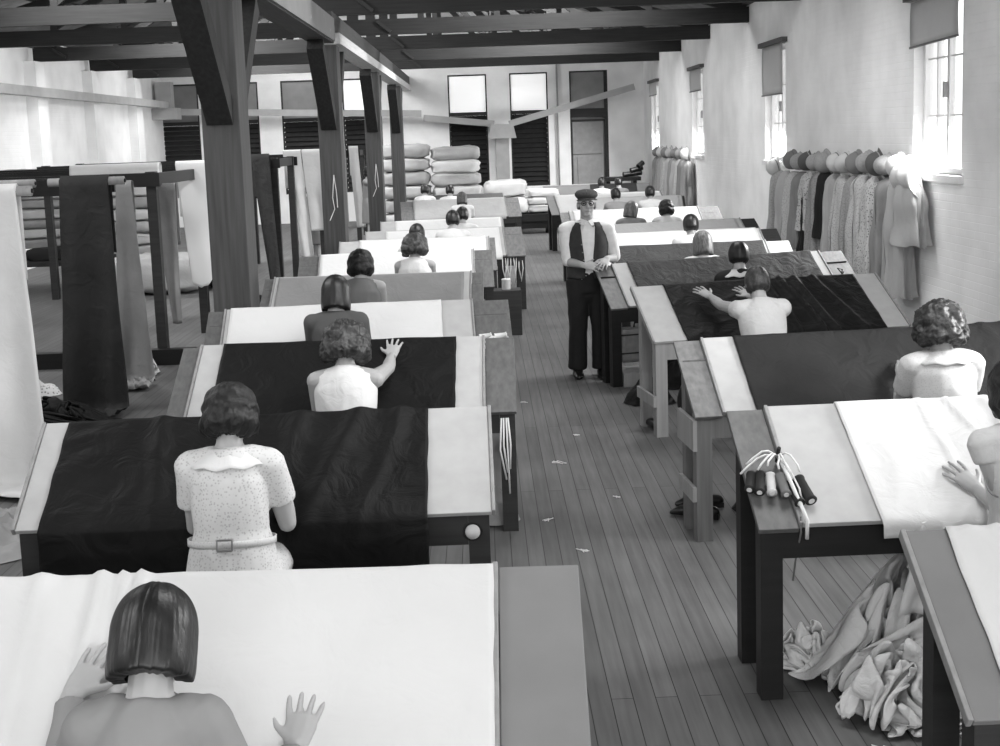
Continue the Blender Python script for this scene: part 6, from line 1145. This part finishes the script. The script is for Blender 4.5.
def hang(u, v): 
    y = 4.505-.012*math.sin(u*40)*v-.05*v; return Vector((1.60+u*.45-.10*v*(1-u), y-.03*nz(u*6, v*2, 4), .695-.34*v))
o = MB().grid(hang, 60, 12, .003).build('cloth_spill', M_white2, None, True); tag(o, 'pale cloth falling from the front edge of the white-covered table', 'cloth')
o = heap(1.42, 3.55, .13, .10, M_linen, 'scrap of white cloth on the floor at the bottom edge', 31, 1, 1, n=40)
sheet((-3.42, 11.95, 0), 1.4, (.8, .9, .8), M_white2, 'crumpled pale cloth on the floor beside the rack post')
sheet((-3.35, 9.95, 0), -.3, (1.5, 1.1, .55), M_black, 'black cloth pooled on the floor at the foot of the black sheet', None, True)
sheet((-2.95, 15.4, 0), .2, (1.3, 1.0, .9), M_black, 'black cloth heap under the ragged white drape')
# ------------------------------------------------------------ bobbins, threads and belongings
def bobbin(p, d, L_, r, m, label, group):
    p = Vector(p); d = Vector(d).normalized(); o = MB().tube([p, p+d*.008, p+d*.010, p+d*(L_-.010), p+d*(L_-.008), p+d*L_], [r*1.12, r*1.12, r, r*.92, r*1.08, r*1.08], n=14).build('bobbin', m, None, True)
    e = MB().tube([p+d*L_, p+d*(L_+.003)], r*.55, n=10).build('end_cap', M_thread, o); tag(o, label, 'bobbin', group); return o
dn = Vector((0, -math.cos(TAB['R2']['al']), -math.sin(TAB['R2']['al']))); Rz = Matrix.Rotation(TAB['R2']['a'], 3, 'Z')
for i, (x, s0, an, L_, m, lb) in enumerate([(-.150, .245, -.30, .085, M_bd, 'dark bobbin lying outermost on the flap'), (-.118, .240, -.22, .10, M_bd, 'dark bobbin with a white rim, second from the flap edge'), (-.080, .235, -.12, .095, M_white2, 'pale bobbin in the middle of the bundle'),
      (-.045, .225, .05, .10, M_md, 'grey bobbin hanging between pale and black ones'), (-.012, .19, .14, .11, M_bd, 'black bobbin with its open end toward the viewer'), (.022, .205, .22, .12, M_bd, 'largest black bobbin, nearest the white cloth')]):
    d = (dn + Vector((math.sin(an), 0, 0))).normalized(); p = tp('R2', x, s0, .022+.006*(i % 2)); bobbin(p, d, L_, .019 if i < 5 else .022, m, lb, 'bobbins tied on the flap of the black-legged table')
th = MB(); c0 = tp('R2', -.03, .33, .03)
for i, (x, s, u) in enumerate([(-.16, .30, .02), (-.13, .24, .05), (-.09, .25, .06), (-.05, .23, .06), (-.01, .22, .05), (.03, .22, .05), (-.19, .26, .01), (.01, .10, .03)]):
    e = tp('R2', x, s, u); mid = c0.lerp(e, .5)+Vector((.01*math.sin(i*3), 0, .025+.01*math.cos(i*5))); th.tube([c0, c0.lerp(mid, .6)+Vector((0, 0, .01)), mid, e.lerp(mid, .3)+Vector((.006*math.cos(i), 0, .008)), e], .0042, n=6)
e = tp('R2', -.02, .2, .05); th.tube([c0, e, tp('R2', .0, .08, .03), tp('R2', .01, .0, .02), tp('R2', .012, -.03, -.05)], .008, n=6)
o = th.build('thread_bundle', M_thread, None, True); tag(o, 'tangle of white threads over the bobbins on the black-legged table', 'threads')
o = MB().tube([tp('R2', -.03, .33, .0), tp('R2', -.03, .33, .075)], .008, n=8).build('peg', M_bd); tag(o, 'dark peg the bobbin threads are tied to', 'peg')
o = MB().tube([tp('R2', -.01, .02, .02), tp('R2', -.01, -.015, -.03), tp('R2', -.012, -.02, -.18), tp('R2', -.006, -.02, -.30)], .004, n=6).build('loose_thread', M_md); tag(o, 'dark thread dangling down the black table leg', 'thread')
# L4: two white bobbins and threads
for i, (x, lb) in enumerate([(1.77, 'white bobbin on the glowing white table, nearer the cloth'), (1.875, 'white bobbin on the glowing white table, nearer the aisle')]):
    bobbin(tp('L4', x, .15, .03), (1, .0, .12), .085, .020, M_thread, lb, 'white bobbins on the flap of the glowing white table')
th = MB(); c0 = tp('L4', 1.86, .14, .045)
for i in range(7):
    a = -1.2+i*.4; th.tube([c0, tp('L4', 1.86+.05*math.sin(a), .10, .05), tp('L4', 1.86+.09*math.sin(a), .03, .02), tp('L4', 1.86+.10*math.sin(a), -.01, .015)], .0045, n=6)
th.tube([tp('L4', 1.96, .15, .03), tp('L4', 1.985, .12, .01), tp('L4', 1.985, .02, .0)], .0055, n=6); th.tube([tp('L4', 1.77, .15, .03), tp('L4', 1.75, .10, .02), tp('L4', 1.76, .05, .015)], .0045, n=6)
o = th.build('thread_bundle', M_thread, None, True); tag(o, 'white threads fanned from the two white bobbins', 'threads')
o = MB().tube([tp('L5', 1.76, .10, .01), tp('L5', 1.78, .08, .03), tp('L5', 1.80, .03, .02), tp('L5', 1.80, -.02, -.02), tp('L5', 1.81, -.03, -.22)], .006, n=6).build('loose_thread', M_thread, None, True); tag(o, 'white cord curling off the end of the mid grey cloth table', 'thread')
# L3 leg hank
x = TAB['L3']['W']+.12
th = MB()
for dx, L_ in ((-.02, .34), (-.008, .30), (.006, .42), (.016, .28)): th.tube([tp('L3', x+dx, -.02, -.05), tp('L3', x+dx*1.6, -.03, -.05)-Vector((0, 0, L_*.5)), tp('L3', x+dx*.6+.01, -.03, -.05)-Vector((0, 0, L_))], .005, n=6)
o = th.build('thread_hank', M_thread, None, True); tag(o, 'white hank of thread hanging on the table leg beside the aisle', 'threads')
# R5 pin & thread, L8 hanks and tins
o = MB().tube([tp('R5', 2.02, .16, .012), tp('R5', 2.25, .16, .012)], .005, n=6).tube([tp('R5', 2.10, .19, .012), tp('R5', 2.13, .25, .02), tp('R5', 2.09, .27, .02), tp('R5', 2.11, .20, .015)], .006, n=6).tube([tp('R5', 2.08, .16, .012), tp('R5', 2.13, .22, .02)], .006, n=6).build('thread_knife', M_bd); tag(o, 'small dark tool and knotted thread on the pale board end near the dresses', 'tool')
th = MB()
for i in range(8):
    b = tp('L8', 1.70+.035*i, .02, -.03); th.tube([b, b+Vector((.012*math.sin(i*2), -.02, -.16)), b+Vector((.03*math.cos(i*3), -.03, -.30-.03*(i % 3)))], .006, n=6)
o = th.build('thread_hank', M_thread, None, True); tag(o, 'white thread hanks hanging below the square-ended flap', 'threads')
o = MB().lathe([(.045, 0), (.05, .01), (.05, .11), (.053, .115), (.045, .12)], 16).build('tin_can', M_h4, None, True); o.location = (.23, 13.72, .50)
tag(o, 'pale tin on the box beside the aisle tables', 'tin')
o = MB().box(-.16, .16, -.14, .14, 0, .50).build('wooden_box', M_dkwood, None, bevel=.006); o.location = (.23, 13.75, 0); tag(o, 'dark box standing at the aisle end of the seventh table', 'box')
# cork knob on L2 apron, white tag on leg
o = MB().lathe([(.030, 0), (.030, .012), (.018, .02), (.008, .024)], 20, Matrix.Rotation(PI/2, 4, 'X')).build('drawer_knob', M_h4, TAB['L2']['t'], True); o.location = (1.81, -.46+.025, .615)
kn = o; ring = MB().tube([(1.81+.036*math.cos(i*PI/8), -.436, .615+.036*math.sin(i*PI/8)) for i in range(17)], .006, n=6).build('knob_ring', M_bd, kn, True); ring.location = -kn.location
# suitcase, bag, shoes, bundles under window-side tables
t = empty('suitcase', (1.33, 10.72, .20), .25); tag(t, 'scuffed leather suitcase under the table the overseer leans on', 'suitcase')
MB().box(-.20, .20, -.07, .07, 0, .30).build('case_body', M_brown_leather, t, bevel=.03); MB().tube([(-.06, 0, .30), (-.05, 0, .34), (.05, 0, .34), (.06, 0, .30)], .009, n=8).build('handle', M_bd, t, True)
for z in (.08, .24): MB().box(-.203, .203, -.073, .073, z, z+.012).build('case_strap', M_bd, t)
o = MB().box(1.16, 1.58, 10.55, 10.92, .08, .20).build('wooden_box', M_pale, None, bevel=.005); o.location.z = -.08; o2 = o; tag(o, 'low pale box the suitcase stands on', 'box'); o.scale = (1, 1, 1.0)
for i, (x, y, s_, lb) in enumerate([(1.30, 9.95, .16, 'black bundle of clothing on the floor before the pale wooden legs'), (1.62, 10.6, .2, 'dark bundle behind the suitcase'), (1.9, 9.3, .28, 'dark coats heaped under the pale-legged table')]):
    heap(x, y, s_+.05, s_, M_black, lb, 50+i, n=50)
t = empty('round_bag', (1.50, 8.95, 0), 0); tag(t, 'big round black bag under the pale-legged table', 'bag'); MB().ell((0, 0, .20), (.13, .07, .20), None, 22, 14).build('bag_body', M_black_leather, t, True)
MB().tube([(-.06, 0, .37), (-.05, 0, .46), (.05, 0, .46), (.06, 0, .37)], .008, n=8).build('handle', M_black_leather, t, True); MB().tube([(.12*math.cos(i*PI/10), -.055, .20+.185*math.sin(i*PI/10)) for i in range(21)], .007, n=6).build('piping', M_bd, t, True)
def shoe(x, y, rz, label):
    t = empty('shoe', (x, y, 0), rz); tag(t, label, 'shoe', 'black shoes left under the tables')
    MB().tube([(0, -.11, .035), (0, -.02, .04), (0, .08, .034), (0, .13, .02)], [(.032, .035), (.033, .036), (.038, .028), (.024, .014)], side=(1, 0, 0), n=14, cap='round').build('upper', M_black_leather, t, True); MB().box(-.028, .028, -.14, -.07, 0, .03).build('heel', M_black_wood, t)
shoe(1.14, 6.86, 1.2, 'black shoe lying outside the stretcher of the stained table'); shoe(1.20, 7.05, 1.5, 'black shoe a hand behind the first, beside the stained table'); shoe(1.20, 9.05, .3, 'black shoe beside the pale wooden leg')
heap(1.75, 6.9, .35, .22, M_black, 'dark bundle under the stained plank table', 61, 1.1, .7, n=50)
heap(-.5, 5.0, .3, .14, M_dgrey, 'dark cloth heap under the black-clothed table beside the aisle', 63, 1.0, .8, n=50)
heap(.02, 6.95, .16, .14, M_tan, 'small drab heap behind the leg with the thread hank', 65, .8, .8, n=40)
# scraps of lint on the floor
for i, (x, y, r_) in enumerate([(.44, 8.15, .045), (.47, 6.35, .03), (1.35, 4.10, .05), (1.62, 4.22, .04), (.30, 6.9, .03), (1.45, 3.95, .06), (.62, 8.9, .02), (.75, 7.3, .02), (.28, 10.1, .03)]):
    th = MB(); pts = [(x+r_*math.sin(j*1.9+i)*(1+.4*math.sin(j)), y+r_*math.cos(j*2.3+i*2), .004) for j in range(7)]; th.tube(pts, .0025, n=5)
    o = th.build('thread_scrap', M_thread); tag(o, 'scrap of pale thread on the floor, %s' % ['beside the feet of the overseer toward the viewer', 'in mid aisle beside the thread hank', 'between the black legs and the picture bottom', 'right under the pale cloth heap', 'close to the table with the thread hank', 'lowest in the picture near the corner table', 'a speck in front of the overseer', 'a speck in the middle of the aisle', 'left of the overseer'][i], 'thread', 'thread scraps on the aisle floor')
# bracelet on the woman at the picture edge
wa = w_bracelet
o = MB().tube([wa[0]+wa[1]*(.044*math.cos(i*PI/8))+wa[2]*(.044*math.sin(i*PI/8)) for i in range(17)], .004, n=6).build('bracelet', M_metal, wa[3], True)
settle()
